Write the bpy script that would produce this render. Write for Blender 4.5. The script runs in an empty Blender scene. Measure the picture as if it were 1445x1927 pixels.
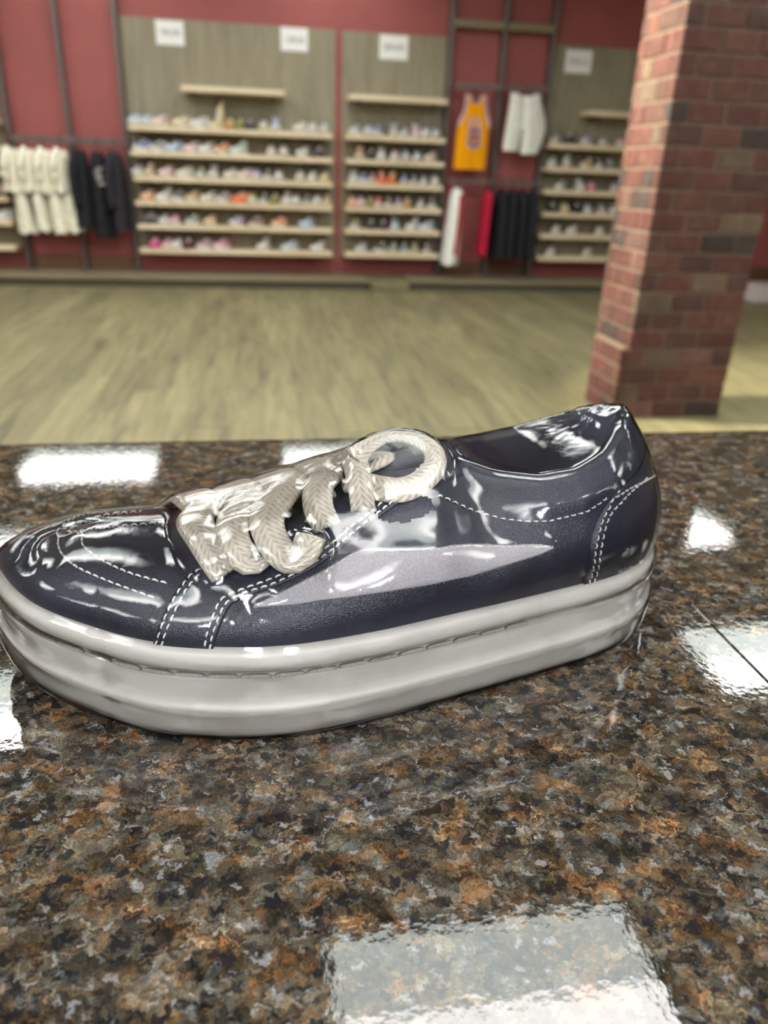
import bpy, bmesh, math, random
import numpy as np
from mathutils import Matrix, Vector, noise
from mathutils.bvhtree import BVHTree

random.seed(7)
SC = bpy.context.scene
COL = SC.collection

# ------------------------------------------------------------------ camera
IW, IH = 1445, 1927
FPX = 1393.0
YAW, PITCH, ROLL = math.radians(9.7), math.radians(24.8), math.radians(2.15)
CAM = np.array([0.0, 0.0, 1.24])
CF = np.array([math.sin(YAW) * math.cos(PITCH), math.cos(YAW) * math.cos(PITCH), -math.sin(PITCH)])
_R0 = np.array([math.cos(YAW), -math.sin(YAW), 0.0])
_U0 = np.cross(_R0, CF)
CR = _R0 * math.cos(ROLL) + _U0 * math.sin(ROLL)
CU = -_R0 * math.sin(ROLL) + _U0 * math.cos(ROLL)
cd = bpy.data.cameras.new('camera')
co = bpy.data.objects.new('camera', cd)
COL.objects.link(co)
m = Matrix(((CR[0], CU[0], -CF[0], CAM[0]), (CR[1], CU[1], -CF[1], CAM[1]), (CR[2], CU[2], -CF[2], CAM[2]), (0, 0, 0, 1)))
co.matrix_world = m
cd.sensor_fit = 'VERTICAL'
cd.sensor_height = 24.0
cd.lens = FPX / IH * 24.0
cd.clip_start = 0.02
cd.dof.use_dof = True
cd.dof.focus_distance = 0.285
cd.dof.aperture_fstop = 6.0
SC.camera = co

def proj(P):
    d = np.asarray(P, float) - CAM
    z = d @ CF
    return np.stack([IW / 2 + FPX * (d @ CR) / z, IH / 2 - FPX * (d @ CU) / z], -1)

def ray(px, py):
    d = CF * FPX + CR * (px - IW / 2) - CU * (py - IH / 2)
    return d / np.linalg.norm(d)

def ony(px, py, y):
    d = ray(px, py)
    return CAM + d * (y - CAM[1]) / d[1]

# ------------------------------------------------------------------ world, exposure, light levels
SC.view_settings.view_transform = 'Standard'
SC.view_settings.look = 'None'
SC.view_settings.gamma = 1.0
SC.view_settings.exposure = 0.0
SC.view_settings.use_curve_mapping = False
W = bpy.data.worlds.new('world')
SC.world = W
W.use_nodes = True
W.node_tree.nodes['Background'].inputs[0].default_value = (0.9, 0.95, 1.0, 1)
W.node_tree.nodes['Background'].inputs[1].default_value = 0.03
SC.cycles.max_bounces = 6
SC.cycles.diffuse_bounces = 3
SC.cycles.glossy_bounces = 3
SC.cycles.adaptive_threshold = 0.05
SC.cycles.transparent_max_bounces = 12
LAMP_BRIGHT = 21.5
LAMP_DIM = 9.2
CEIL_Z = 3.5
COUNTER_Z = 1.034
WALL_Y = 9.25

# ------------------------------------------------------------------ helpers
def link(o, parent=None):
    COL.objects.link(o)
    if parent is not None:
        o.parent = parent
    return o

def tag(o, label=None, cat=None, group=None, kind=None):
    if label: o['label'] = label
    if cat: o['category'] = cat
    if group: o['group'] = group
    if kind: o['kind'] = kind
    return o

def mesh(name, V, F, smooth=False):
    me = bpy.data.meshes.new(name)
    me.from_pydata([tuple(map(float, v)) for v in V], [], [tuple(map(int, f)) for f in F])
    me.update()
    if smooth:
        me.polygons.foreach_set('use_smooth', [True] * len(me.polygons))
    return me

def obj(name, me, mat=None, parent=None, loc=None, rot=None, scale=None):
    o = bpy.data.objects.new(name, me)
    link(o, parent)
    if mat is not None:
        if len(me.materials) == 0:
            me.materials.append(mat)
        elif me.materials[0] is not mat:
            o.material_slots[0].link = 'OBJECT'
            o.material_slots[0].material = mat
    if loc is not None: o.location = loc
    if rot is not None: o.rotation_euler = rot
    if scale is not None: o.scale = scale
    return o

def empty(name, loc=(0, 0, 0), rz=0.0):
    o = bpy.data.objects.new(name, None)
    o.empty_display_size = 0.05
    link(o)
    o.location = loc
    o.rotation_euler = (0, 0, rz)
    return o

def box_me(name, x0, x1, y0, y1, z0, z1, bev=0.0, seg=1):
    bm = bmesh.new()
    bmesh.ops.create_cube(bm, size=1.0)
    for v in bm.verts:
        v.co.x = x0 + (v.co.x + .5) * (x1 - x0)
        v.co.y = y0 + (v.co.y + .5) * (y1 - y0)
        v.co.z = z0 + (v.co.z + .5) * (z1 - z0)
    if bev > 0:
        bmesh.ops.bevel(bm, geom=bm.edges[:], offset=bev, segments=seg, affect='EDGES', profile=0.6)
    me = bpy.data.meshes.new(name)
    bm.to_mesh(me)
    bm.free()
    return me

def box(name, b, mat, parent=None, bev=0.0, seg=1):
    return obj(name, box_me(name, *b, bev, seg), mat, parent)

def grid_me(name, P, wrap_j=False, smooth=True, flip=False):
    """P: (n,m,3) -> quads"""
    n, mm = P.shape[:2]
    V = P.reshape(-1, 3)
    I, J = np.meshgrid(np.arange(n - 1), np.arange(mm if wrap_j else mm - 1), indexing='ij')
    J2 = (J + 1) % mm
    a, b, c, d = I * mm + J, (I + 1) * mm + J, (I + 1) * mm + J2, I * mm + J2
    F = np.stack([a, b, c, d] if not flip else [a, d, c, b], -1).reshape(-1, 4)
    return mesh(name, V, F, smooth)

def tube_VF(path, rad, n=8, cap=True):
    """round tube along a polyline; rad scalar or list"""
    P = np.asarray(path, float)
    k = len(P)
    R = np.full(k, rad) if np.isscalar(rad) else np.asarray(rad)
    T = np.gradient(P, axis=0)
    T /= np.linalg.norm(T, axis=1)[:, None] + 1e-12
    ref = np.array([0, 0, 1.0]) if abs(T[0][2]) < .9 else np.array([1.0, 0, 0])
    V, F = [], []
    for i in range(k):
        a = np.cross(T[i], ref); a /= np.linalg.norm(a) + 1e-12
        b = np.cross(T[i], a)
        for j in range(n):
            th = 2 * math.pi * j / n
            V.append(P[i] + R[i] * (a * math.cos(th) + b * math.sin(th)))
    for i in range(k - 1):
        for j in range(n):
            j2 = (j + 1) % n
            F.append((i * n + j, i * n + j2, (i + 1) * n + j2, (i + 1) * n + j))
    if cap:
        F.append(tuple(range(n - 1, -1, -1)))
        F.append(tuple((k - 1) * n + j for j in range(n)))
    return V, F

def tube(name, path, rad, mat, parent=None, n=8):
    V, F = tube_VF(path, rad, n)
    return obj(name, mesh(name, V, F, True), mat, parent)

def catmull(P, n, closed=False):
    P = np.asarray(P, float)
    if closed:
        Q = np.vstack([P[-1:], P, P[:2]])
    else:
        Q = np.vstack([2 * P[0] - P[1], P, 2 * P[-1] - P[-2]])
    out = []
    seg = len(Q) - 3
    for i in range(seg):
        p0, p1, p2, p3 = Q[i:i + 4]
        t = np.linspace(0, 1, 40, endpoint=False)[:, None]
        out.append(.5 * ((2 * p1) + (-p0 + p2) * t + (2 * p0 - 5 * p1 + 4 * p2 - p3) * t ** 2 + (-p0 + 3 * p1 - 3 * p2 + p3) * t ** 3))
    out = np.vstack(out)
    out = np.vstack([out, out[:1] if closed else P[-1:]])
    s = np.concatenate([[0], np.cumsum(np.linalg.norm(np.diff(out, axis=0), axis=1))])
    q = np.linspace(0, s[-1], n + 1)[:-1] if closed else np.linspace(0, s[-1], n)
    return np.stack([np.interp(q, s, out[:, k]) for k in range(out.shape[1])], -1)

# ------------------------------------------------------------------ materials
class NT:
    def __init__(self, name):
        self.m = bpy.data.materials.new(name)
        self.m.use_nodes = True
        self.t = self.m.node_tree
        self.b = self.t.nodes['Principled BSDF']
        self.out = self.t.nodes['Material Output']
    def n(self, typ, **kw):
        nd = self.t.nodes.new(typ)
        for k, v in kw.items():
            if k.startswith('i_'):
                key = k[2:]
                nd.inputs[int(key) if key.isdigit() else key].default_value = v
            else:
                setattr(nd, k, v)
        return nd
    def l(self, a, b):
        self.t.links.new(a, b)
    def coord(self, kind='Object', scale=(1, 1, 1), rot=(0, 0, 0)):
        tc = self.n('ShaderNodeTexCoord')
        mp = self.n('ShaderNodeMapping')
        mp.inputs['Scale'].default_value = scale
        mp.inputs['Rotation'].default_value = rot
        self.l(tc.outputs[kind], mp.inputs['Vector'])
        return mp.outputs['Vector']
    def ramp(self, fac, stops, interp='LINEAR'):
        r = self.n('ShaderNodeValToRGB')
        r.color_ramp.interpolation = interp
        el = r.color_ramp.elements
        while len(el) < len(stops): el.new(0.5)
        for e, (p, c) in zip(el, stops):
            e.position = p
            e.color = (*c, 1) if len(c) == 3 else c
        self.l(fac, r.inputs['Fac'])
        return r.outputs['Color']
    def mix(self, fac, a, b, mode='MIX'):
        x = self.n('ShaderNodeMix', data_type='RGBA', blend_type=mode)
        for s, v in ((x.inputs[0], fac), (x.inputs[6], a), (x.inputs[7], b)):
            if isinstance(v, (int, float)): s.default_value = v
            elif isinstance(v, tuple): s.default_value = (*v, 1)
            else: self.l(v, s)
        return x.outputs[2]
    def bump(self, h, strength=.3, dist=.001):
        b = self.n('ShaderNodeBump', i_Strength=strength, i_Distance=dist)
        self.l(h, b.inputs['Height'])
        self.l(b.outputs['Normal'], self.b.inputs['Normal'])
        return b
    def math(self, op, a, b=None, c=None):
        x = self.n('ShaderNodeMath', operation=op)
        for i, v in enumerate((a, b, c)):
            if v is None: continue
            if isinstance(v, (int, float)): x.inputs[i].default_value = v
            else: self.l(v, x.inputs[i])
        return x.outputs[0]

def srgb(r, g, b):
    f = lambda c: (c / 255 / 12.92) if c / 255 <= .04045 else ((c / 255 + .055) / 1.055) ** 2.4
    return (f(r), f(g), f(b))

def plain(name, col, rough=.6, var=.12, scale=30.0, metal=0.0, bump=0.0, spec=.5):
    k = NT(name)
    v = k.coord()
    nz = k.n('ShaderNodeTexNoise', i_Scale=scale, i_Detail=4.0)
    k.l(v, nz.inputs['Vector'])
    c = k.ramp(nz.outputs['Fac'], [(.3, tuple(x * (1 - var) for x in col)), (.7, tuple(min(1, x * (1 + var)) for x in col))])
    k.l(c, k.b.inputs['Base Color'])
    k.b.inputs['Roughness'].default_value = rough
    k.b.inputs['Metallic'].default_value = metal
    k.b.inputs['Specular IOR Level'].default_value = spec
    if bump: k.bump(nz.outputs['Fac'], bump, .002)
    return k.m

def emis(name, col, s):
    k = NT(name)
    e = k.n('ShaderNodeEmission')
    e.inputs[0].default_value = (*col, 1)
    e.inputs[1].default_value = s
    k.l(e.outputs[0], k.out.inputs[0])
    return k.m

def granite():
    k = NT('granite')
    v = k.coord()
    w = k.n('ShaderNodeTexNoise', i_Scale=150.0, i_Detail=5.0, i_Roughness=.75, noise_dimensions='2D')
    k.l(v, w.inputs['Vector'])
    vv = k.n('ShaderNodeVectorMath', operation='MULTIPLY_ADD')
    k.l(w.outputs['Color'], vv.inputs[0]); vv.inputs[1].default_value = (.011, .011, .011); k.l(v, vv.inputs[2])
    st = k.n('ShaderNodeMapping'); st.inputs['Rotation'].default_value = (0, 0, .7); st.inputs['Scale'].default_value = (1, 1.5, 1)
    k.l(vv.outputs[0], st.inputs['Vector'])
    def vor(scale, src, feat='F1', smooth=0.0):
        x = k.n('ShaderNodeTexVoronoi', i_Scale=scale, feature=feat, voronoi_dimensions='2D')
        if feat == 'SMOOTH_F1': x.inputs['Smoothness'].default_value = smooth
        k.l(src, x.inputs['Vector'])
        sp = k.n('ShaderNodeSeparateColor'); k.l(x.outputs['Color'], sp.inputs[0])
        return sp.outputs
    def noi(scale, src, detail=3.0, rough=.5):
        x = k.n('ShaderNodeTexNoise', i_Scale=scale, i_Detail=detail, i_Roughness=rough, noise_dimensions='2D')
        k.l(src, x.inputs['Vector'])
        return x.outputs['Fac']
    pal = [(.0, (.007, .007, .010)), (.18, (.014, .014, .016)), (.30, (.034, .030, .024)), (.42, (.052, .034, .021)), (.52, (.100, .052, .020)),
           (.58, (.042, .042, .037)), (.68, (.070, .062, .042)), (.77, (.130, .076, .028)), (.82, (.045, .053, .056)), (.90, (.120, .106, .080)), (.97, (.15, .15, .155))]
    c1 = k.ramp(vor(170.0, st.outputs[0], 'SMOOTH_F1', .35)[0], pal)
    c2 = k.ramp(vor(560.0, st.outputs[0], 'SMOOTH_F1', .3)[0], pal)
    fm = k.ramp(noi(45.0, v), [(.38, (.45,) * 3), (.62, (.9,) * 3)])
    c = k.mix(fm, c1, c2)
    fine = noi(1100.0, vv.outputs[0], 4.0, .8)
    c = k.mix(1.0, c, k.ramp(fine, [(.28, (.22,) * 3), (.5, (.92,) * 3), (.7, (2.5, 2.45, 2.35))]), 'MULTIPLY')
    # centimetre patches: rusty, golden and slate crystals
    ro = k.ramp(noi(62.0, st.outputs[0], 3.0), [(.54, (0,) * 3), (.66, (.75,) * 3)])
    c = k.mix(ro, c, k.mix(1.0, c, (1.55, 1.02, .56), 'MULTIPLY'))
    off = k.n('ShaderNodeVectorMath', operation='ADD'); k.l(st.outputs[0], off.inputs[0]); off.inputs[1].default_value = (3.1, 7.7, 0)
    sl = k.ramp(noi(48.0, off.outputs[0], 3.0), [(.52, (0,) * 3), (.66, (.7,) * 3)])
    c = k.mix(sl, c, k.mix(1.0, c, (.62, .74, .85), 'MULTIPLY'))
    off2 = k.n('ShaderNodeVectorMath', operation='ADD'); k.l(st.outputs[0], off2.inputs[0]); off2.inputs[1].default_value = (9.3, 1.7, 0)
    c = k.mix(1.0, c, k.ramp(noi(70.0, off2.outputs[0]), [(.32, (.42,) * 3), (.5, (.95,) * 3), (.68, (1.65, 1.6, 1.5))]), 'MULTIPLY')
    mk = k.ramp(vor(300.0, vv.outputs[0])[1], [(.0, (.8,) * 3), (.09, (0, 0, 0))], 'CONSTANT')
    c = k.mix(mk, c, (.008, .008, .012))
    mw = k.ramp(vor(420.0, st.outputs[0])[2], [(.0, (.5,) * 3), (.02, (0, 0, 0))], 'CONSTANT')
    c = k.mix(mw, c, k.mix(fine, (.06, .065, .075), (.5, .49, .5)))
    hs = k.n('ShaderNodeHueSaturation', i_Saturation=.95, i_Value=.80); k.l(c, hs.inputs['Color'])
    k.l(hs.outputs[0], k.b.inputs['Base Color'])
    k.b.inputs['Roughness'].default_value = .035
    k.b.inputs['IOR'].default_value = 1.48
    rp = k.n('ShaderNodeTexNoise', i_Scale=260.0, i_Detail=2.0, noise_dimensions='2D'); k.l(v, rp.inputs['Vector'])
    k.bump(rp.outputs['Fac'], .05, .0006)
    return k.m

def wood(name, c0, c1, c2, axis='z', scale=1.0, rough=.55, island=False):
    k = NT(name)
    sc = {'z': (14, 14, 1.1), 'y': (14, 1.0, 14), 'x': (1.0, 14, 14)}[axis]
    v = k.coord('Object', tuple(s * scale for s in sc))
    oi = k.n('ShaderNodeObjectInfo')
    add = k.n('ShaderNodeVectorMath', operation='MULTIPLY_ADD')
    k.l(oi.outputs['Random'], add.inputs[0]); add.inputs[1].default_value = (37, 53, 71); k.l(v, add.inputs[2])
    nz = k.n('ShaderNodeTexNoise', i_Scale=1.6, i_Detail=6.0, i_Roughness=.6, i_Distortion=.6); k.l(add.outputs[0], nz.inputs['Vector'])
    c = k.ramp(nz.outputs['Fac'], [(.3, c0), (.5, c1), (.72, c2)])
    if island:
        hv = k.n('ShaderNodeHueSaturation')
        k.l(c, hv.inputs['Color'])
        k.l(k.math('MULTIPLY_ADD', oi.outputs['Random'], .34, .82), hv.inputs['Value'])
        c = hv.outputs[0]
    k.l(c, k.b.inputs['Base Color'])
    k.b.inputs['Roughness'].default_value = rough
    k.bump(nz.outputs['Fac'], .12, .002)
    return k.m

def brick_mat(name, col, var=.25):
    k = NT(name)
    v = k.coord('Object')
    oi = k.n('ShaderNodeObjectInfo')
    add = k.n('ShaderNodeVectorMath', operation='MULTIPLY_ADD')
    k.l(oi.outputs['Random'], add.inputs[0]); add.inputs[1].default_value = (7, 3, 5); k.l(v, add.inputs[2])
    nz = k.n('ShaderNodeTexNoise', i_Scale=18.0, i_Detail=5.0, i_Roughness=.65); k.l(add.outputs[0], nz.inputs['Vector'])
    c = k.ramp(nz.outputs['Fac'], [(.28, tuple(x * (1 - var) for x in col)), (.5, col), (.75, tuple(x * (1 + var) + .02 for x in col))])
    hv = k.n('ShaderNodeHueSaturation'); k.l(c, hv.inputs['Color'])
    k.l(k.math('MULTIPLY_ADD', oi.outputs['Random'], .4, .8), hv.inputs['Value'])
    k.l(hv.outputs[0], k.b.inputs['Base Color'])
    k.b.inputs['Roughness'].default_value = .85
    k.bump(nz.outputs['Fac'], .4, .004)
    return k.m

def leather(name, col, grain=1150.0):
    k = NT(name)
    v = k.coord()
    vo = k.n('ShaderNodeTexVoronoi', i_Scale=grain, feature='DISTANCE_TO_EDGE'); k.l(v, vo.inputs['Vector'])
    nz = k.n('ShaderNodeTexNoise', i_Scale=60.0, i_Detail=5.0); k.l(v, nz.inputs['Vector'])
    c = k.ramp(nz.outputs['Fac'], [(.3, tuple(x * .8 for x in col)), (.7, tuple(x * 1.25 for x in col))])
    k.l(c, k.b.inputs['Base Color'])
    k.b.inputs['Roughness'].default_value = .4
    k.b.inputs['Specular IOR Level'].default_value = .55
    h = k.math('MULTIPLY_ADD', k.math('MINIMUM', vo.outputs['Distance'], .35), 1.0, k.math('MULTIPLY', nz.outputs['Fac'], .5))
    k.bump(h, .7, .0003)
    return k.m

def suede():
    k = NT('suede')
    v = k.coord()
    nz = k.n('ShaderNodeTexNoise', i_Scale=1500.0, i_Detail=4.0, i_Roughness=.8); k.l(v, nz.inputs['Vector'])
    n2 = k.n('ShaderNodeTexNoise', i_Scale=220.0, i_Detail=3.0); k.l(v, n2.inputs['Vector'])
    c = k.ramp(nz.outputs['Fac'], [(.3, (.22, .205, .215)), (.7, (.55, .515, .53))])
    c2 = k.mix(k.math('MULTIPLY', n2.outputs['Fac'], .5), c, (.44, .41, .42))
    k.l(c2, k.b.inputs['Base Color'])
    k.b.inputs['Roughness'].default_value = .95
    k.b.inputs['Sheen Weight'].default_value = .3
    k.bump(nz.outputs['Fac'], .8, .0006)
    return k.m

def lace_mat():
    k = NT('lace_weave')
    uv = k.n('ShaderNodeUVMap')
    sp = k.n('ShaderNodeSeparateXYZ'); k.l(uv.outputs[0], sp.inputs[0])
    ax = k.math('ABSOLUTE', sp.outputs[1])
    # chevron braid: stripes along u +- |v|
    ph = k.math('MULTIPLY_ADD', ax, 0.9, sp.outputs[0])
    st = k.math('SINE', k.math('MULTIPLY', ph, 2 * math.pi / .0030))
    cr = k.math('SINE', k.math('MULTIPLY', k.math('MULTIPLY_ADD', ax, -.9, sp.outputs[0]), 2 * math.pi / .0030))
    c2_ = k.math('SINE', k.math('MULTIPLY', sp.outputs[1], 2 * math.pi / .0042))
    h = k.math('MULTIPLY_ADD', st, .6, k.math('MULTIPLY', k.math('MULTIPLY', st, c2_), .35))
    nz = k.n('ShaderNodeTexNoise', i_Scale=2500.0, i_Detail=3.0); k.l(k.coord(), nz.inputs['Vector'])
    h2 = k.math('MULTIPLY_ADD', nz.outputs['Fac'], .8, h)
    f = k.math('MULTIPLY_ADD', h2, .35, .3)
    c = k.ramp(f, [(.0, (.30, .25, .195)), (.45, (.49, .435, .36)), (1.0, (.62, .56, .48))])
    k.l(c, k.b.inputs['Base Color'])
    k.b.inputs['Roughness'].default_value = .9
    k.b.inputs['Sheen Weight'].default_value = .25
    k.bump(h2, .9, .0006)
    return k.m

def rubber():
    k = NT('sole_rubber')
    v = k.coord()
    nz = k.n('ShaderNodeTexNoise', i_Scale=35.0, i_Detail=6.0, i_Roughness=.65); k.l(v, nz.inputs['Vector'])
    c = k.ramp(nz.outputs['Fac'], [(.25, (.44, .41, .355)), (.5, (.53, .50, .445)), (.8, (.58, .555, .50))])
    n2 = k.n('ShaderNodeTexNoise', i_Scale=120.0, i_Detail=6.0, i_Roughness=.8); k.l(v, n2.inputs['Vector'])
    sm = k.ramp(n2.outputs['Fac'], [(.66, (0, 0, 0)), (.8, (.5,) * 3)])
    k.l(k.mix(sm, c, (.30, .26, .21)), k.b.inputs['Base Color'])
    k.b.inputs['Roughness'].default_value = .42
    k.bump(n2.outputs['Fac'], .08, .0006)
    return k.m

def film_mat():
    k = NT('clear_film')
    v = k.coord()
    tr = k.n('ShaderNodeBsdfTransparent'); tr.inputs[0].default_value = (.975, .98, .985, 1)
    gl = k.n('ShaderNodeBsdfGlossy'); gl.inputs['Roughness'].default_value = .045
    fr = k.n('ShaderNodeFresnel', i_IOR=1.55)
    n1 = k.n('ShaderNodeTexNoise', i_Scale=42.0, i_Detail=2.0, i_Distortion=.8)
    n2 = k.n('ShaderNodeTexNoise', i_Scale=160.0, i_Detail=2.0, i_Roughness=.5)
    n3 = k.n('ShaderNodeTexNoise', i_Scale=3200.0, i_Detail=1.0)
    for n_ in (n1, n2, n3): k.l(v, n_.inputs['Vector'])
    h = k.math('MULTIPLY_ADD', n2.outputs['Fac'], .22, n1.outputs['Fac'])
    b = k.n('ShaderNodeBump', i_Strength=.22, i_Distance=.0012)
    k.l(h, b.inputs['Height'])
    b2 = k.n('ShaderNodeBump', i_Strength=.12, i_Distance=.0001)
    k.l(n3.outputs['Fac'], b2.inputs['Height']); k.l(b.outputs[0], b2.inputs['Normal'])
    k.l(b2.outputs[0], gl.inputs['Normal']); k.l(b2.outputs[0], fr.inputs['Normal'])
    mx = k.n('ShaderNodeMixShader')
    k.l(k.math('MULTIPLY', fr.outputs[0], 1.0), mx.inputs[0]); k.l(tr.outputs[0], mx.inputs[1]); k.l(gl.outputs[0], mx.inputs[2])
    k.l(mx.outputs[0], k.out.inputs[0])
    return k.m

M = {}
M['granite'] = granite()
M['plank'] = wood('floor_plank', srgb(92, 89, 68), srgb(128, 121, 88), srgb(146, 137, 103), 'y', 1.0, .5, island=True)
M['subfloor'] = wood('floor_base', srgb(96, 92, 70), srgb(128, 121, 88), srgb(143, 134, 100), 'y', 1.0, .5)
M['red_wall'] = plain('red_paint', srgb(163, 87, 84), .6, .06, 3.0)
M['panel'] = wood('grey_wood_panel', srgb(128, 122, 101), srgb(147, 139, 116), srgb(161, 153, 129), 'z', .9, .6)
M['shelf'] = wood('pale_shelf_wood', srgb(218, 198, 162), srgb(234, 215, 182), srgb(242, 225, 194), 'x', .6, .5)
M['platform'] = wood('platform_wood', srgb(112, 102, 80), srgb(135, 124, 98), srgb(150, 138, 110), 'x', .5, .6)
M['kick'] = plain('dark_kick', srgb(78, 72, 58), .7)
M['brownbase'] = wood('brown_baseboard', srgb(92, 62, 44), srgb(110, 76, 54), srgb(122, 86, 62), 'x', .5, .6)
M['post'] = plain('grey_metal_post', srgb(108, 98, 94), .45, .06, 10, .3)
M['ceiling'] = plain('ceiling_tile', (.50, .50, .49), .9, .05, 8)
M['greywall'] = plain('beige_wall', srgb(176, 160, 146), .8, .04, 2)
M['brown_wall'] = plain('dark_wall', srgb(92, 82, 78), .8, .05, 2)
M['white_paper'] = plain('white_paper', (.93, .93, .92), .7, .02)
M['ink'] = plain('grey_ink', (.22, .22, .22), .7, .02)
M['lamp_frame'] = plain('lamp_frame', (.7, .7, .7), .5, .02)
M['lamp_on'] = emis('lamp_bright', (1.0, .985, .955), LAMP_BRIGHT)
M['lamp_dim'] = emis('lamp_dim', (.92, 1.0, .95), LAMP_DIM)
M['added_lamp_low'] = emis('added_lamp_low', (1.0, .985, .955), 5.0)  # weak emission for the added row over the shoe wall
M['mortar'] = plain('mortar', srgb(110, 92, 78), .9, .1, 60, 0, .3)
M['cabinet'] = plain('counter_cabinet', srgb(90, 64, 48), .6, .1)
M['white_lam'] = plain('white_laminate', srgb(215, 200, 198), .5, .04)

# ------------------------------------------------------------------ structure
floor = box('floor', (-7.5, 9.5, -4, WALL_Y + .1, -.06, -.004), M['subfloor'])
tag(floor, 'pale olive wood plank floor of the shop', 'floor', kind='structure')
PW, PL = .19, 1.27
pm = box_me('plank', -PW / 2 + .0006, PW / 2 - .0006, -PL / 2 + .0006, PL / 2 - .0006, -.004, 0.0, .0012, 1)
pm.materials.append(M['plank'])
npl = 0
for i in range(48):
    x = -3.9 + i * PW
    off = random.uniform(0, PL)
    for j in range(-1, 6):
        y = 3.25 + off + j * PL - PL / 2
        if y - PL / 2 < 2.5 or y + PL / 2 > 9.2: continue
        # keep to the wedge of floor the picture shows
        if not (-.36 * y - .5 < x < .78 * y + .25): continue
        if 1.9 < x < 2.66 and 3.75 < y < 4.3: pass
        npl += 1
        o = obj('plank', pm, None, floor, (x, y, 0))
wall_b = box('wall_back', (-7.5, 9.5, WALL_Y, WALL_Y + .1, 0, CEIL_Z), M['red_wall'])
tag(wall_b, kind='structure')
for nm, b, mt in (('wall_left', (-7.6, -7.5, -4, WALL_Y, 0, CEIL_Z), 'greywall'), ('wall_right', (9.5, 9.6, -4, WALL_Y, 0, CEIL_Z), 'greywall'),
                  ('wall_front', (-7.5, 9.5, -4.1, -4, 0, CEIL_Z), 'brown_wall')):
    tag(box(nm, b, M[mt]), kind='structure')
ceil = box('ceiling', (-7.5, 9.5, -4, WALL_Y, CEIL_Z, CEIL_Z + .1), M['ceiling'])
tag(ceil, kind='structure')
# brown skirting in the two garment bays and by the right wall
for i, (a, b_) in enumerate(((-2.52, -1.40), (2.16, 3.22), (5.6, 9.4))):
    tag(box('baseboard_back' + ('' if i == 0 else '_%d' % i), (a, b_, WALL_Y - .03, WALL_Y, .1, .25), M['brownbase']), kind='structure')
# raised display platform along the wall, in two runs with a plain step between
for nm, lab, a, b_ in (('display_platform', 'low grey wood platform under the wide shoe display', -7.4, 1.20),
                       ('display_platform', 'low grey wood platform under the right hand garments', 1.66, 5.55)):
    e = empty(nm, ((a + b_) / 2, 8.9, 0))
    tag(e, lab, 'platform', 'wall display platforms')
    c = (a + b_) / 2
    obj('deck', box_me('deck', a - c, b_ - c, -.33, .35 - .002, .075, .1, .004), M['platform'], e)
    obj('kick_board', box_me('kick_board', a - c + .004, b_ - c - .004, -.3, .34, .0, .075), M['kick'], e)
e = box('step_block', (1.21, 1.65, 8.5, WALL_Y - .002, .001, .085), M['plank'], None, .006)
tag(e, 'pale wood step filling the gap between the two platforms', 'step')
e = box('low_bench', (5.56, 7.2, 7.95, 8.32, .001, .19), M['white_lam'], None, .01, 2)
tag(e, 'low white bench by the red wall, right of the brick column', 'bench')

# ------------------------------------------------------------------ ceiling lamps
fr_me = None
def troffer(x0, x1, y0, y1, label, low=False):
    global fr_me
    w, d = x1 - x0, y1 - y0
    e = empty('ceiling_light', ((x0 + x1) / 2, (y0 + y1) / 2, CEIL_Z))
    tag(e, label, 'ceiling light', 'rectangular ceiling lights')
    t = .025
    if fr_me is None:
        V, F = [], []
        def addb(a, b, c, d_, z0, z1):
            k = len(V)
            for z in (z0, z1):
                V.extend([(a, c, z), (b, c, z), (b, d_, z), (a, d_, z)])
            F.extend([(k, k + 3, k + 2, k + 1), (k + 4, k + 5, k + 6, k + 7), (k, k + 1, k + 5, k + 4), (k + 1, k + 2, k + 6, k + 5), (k + 2, k + 3, k + 7, k + 6), (k + 3, k, k + 4, k + 7)])
        addb(-w / 2, w / 2, -d / 2, -d / 2 + t, -.03, 0); addb(-w / 2, w / 2, d / 2 - t, d / 2, -.03, 0)
        addb(-w / 2, -w / 2 + t, -d / 2 + t, d / 2 - t, -.03, 0); addb(w / 2 - t, w / 2, -d / 2 + t, d / 2 - t, -.03, 0)
        fr_me = (mesh('frame', V, F), box_me('diffuser', -w / 2 + t, w / 2 - t, -d / 2 + t, -.0, -.02, -.004), box_me('diffuser', -w / 2 + t, w / 2 - t, 0.0, d / 2 - t, -.02, -.004))
    obj('frame', fr_me[0], M['lamp_frame'], e)
    obj('diffuser', fr_me[1], M['added_lamp_low' if low else 'lamp_on'], e)
    obj('diffuser', fr_me[2], M['added_lamp_low' if low else 'lamp_dim'], e)
cn = {-2: 'far left', -1: 'left', 0: 'middle', 1: 'right', 2: 'far right'}
rn = {-2: 'added at the back of the shop', -1: 'added behind the counter', 0: 'above the counter', 1: 'just beyond the counter', 2: 'midway to the shoe wall', 3: 'short of the shoe wall', 4: 'added right over the shoe wall'}
for r, y in ((-2, -2.1), (-1, -.3), (0, 1.55), (1, 3.37), (2, 5.15), (3, 6.9), (4, 8.6)):  # both rows behind the camera and the dim wall row are added lights
    for c in (-2, -1, 0, 1, 2):
        x = .75 + 2.4 * c
        if (c == 2 and r > 0) or (c == 1 and r >= 3): continue   # these stand dark in the shop
        troffer(x - .61, x + .61, y - .33, y + .33, 'rectangular ceiling light %s, %s column' % (rn[r], cn[c]), r == 4)

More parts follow.
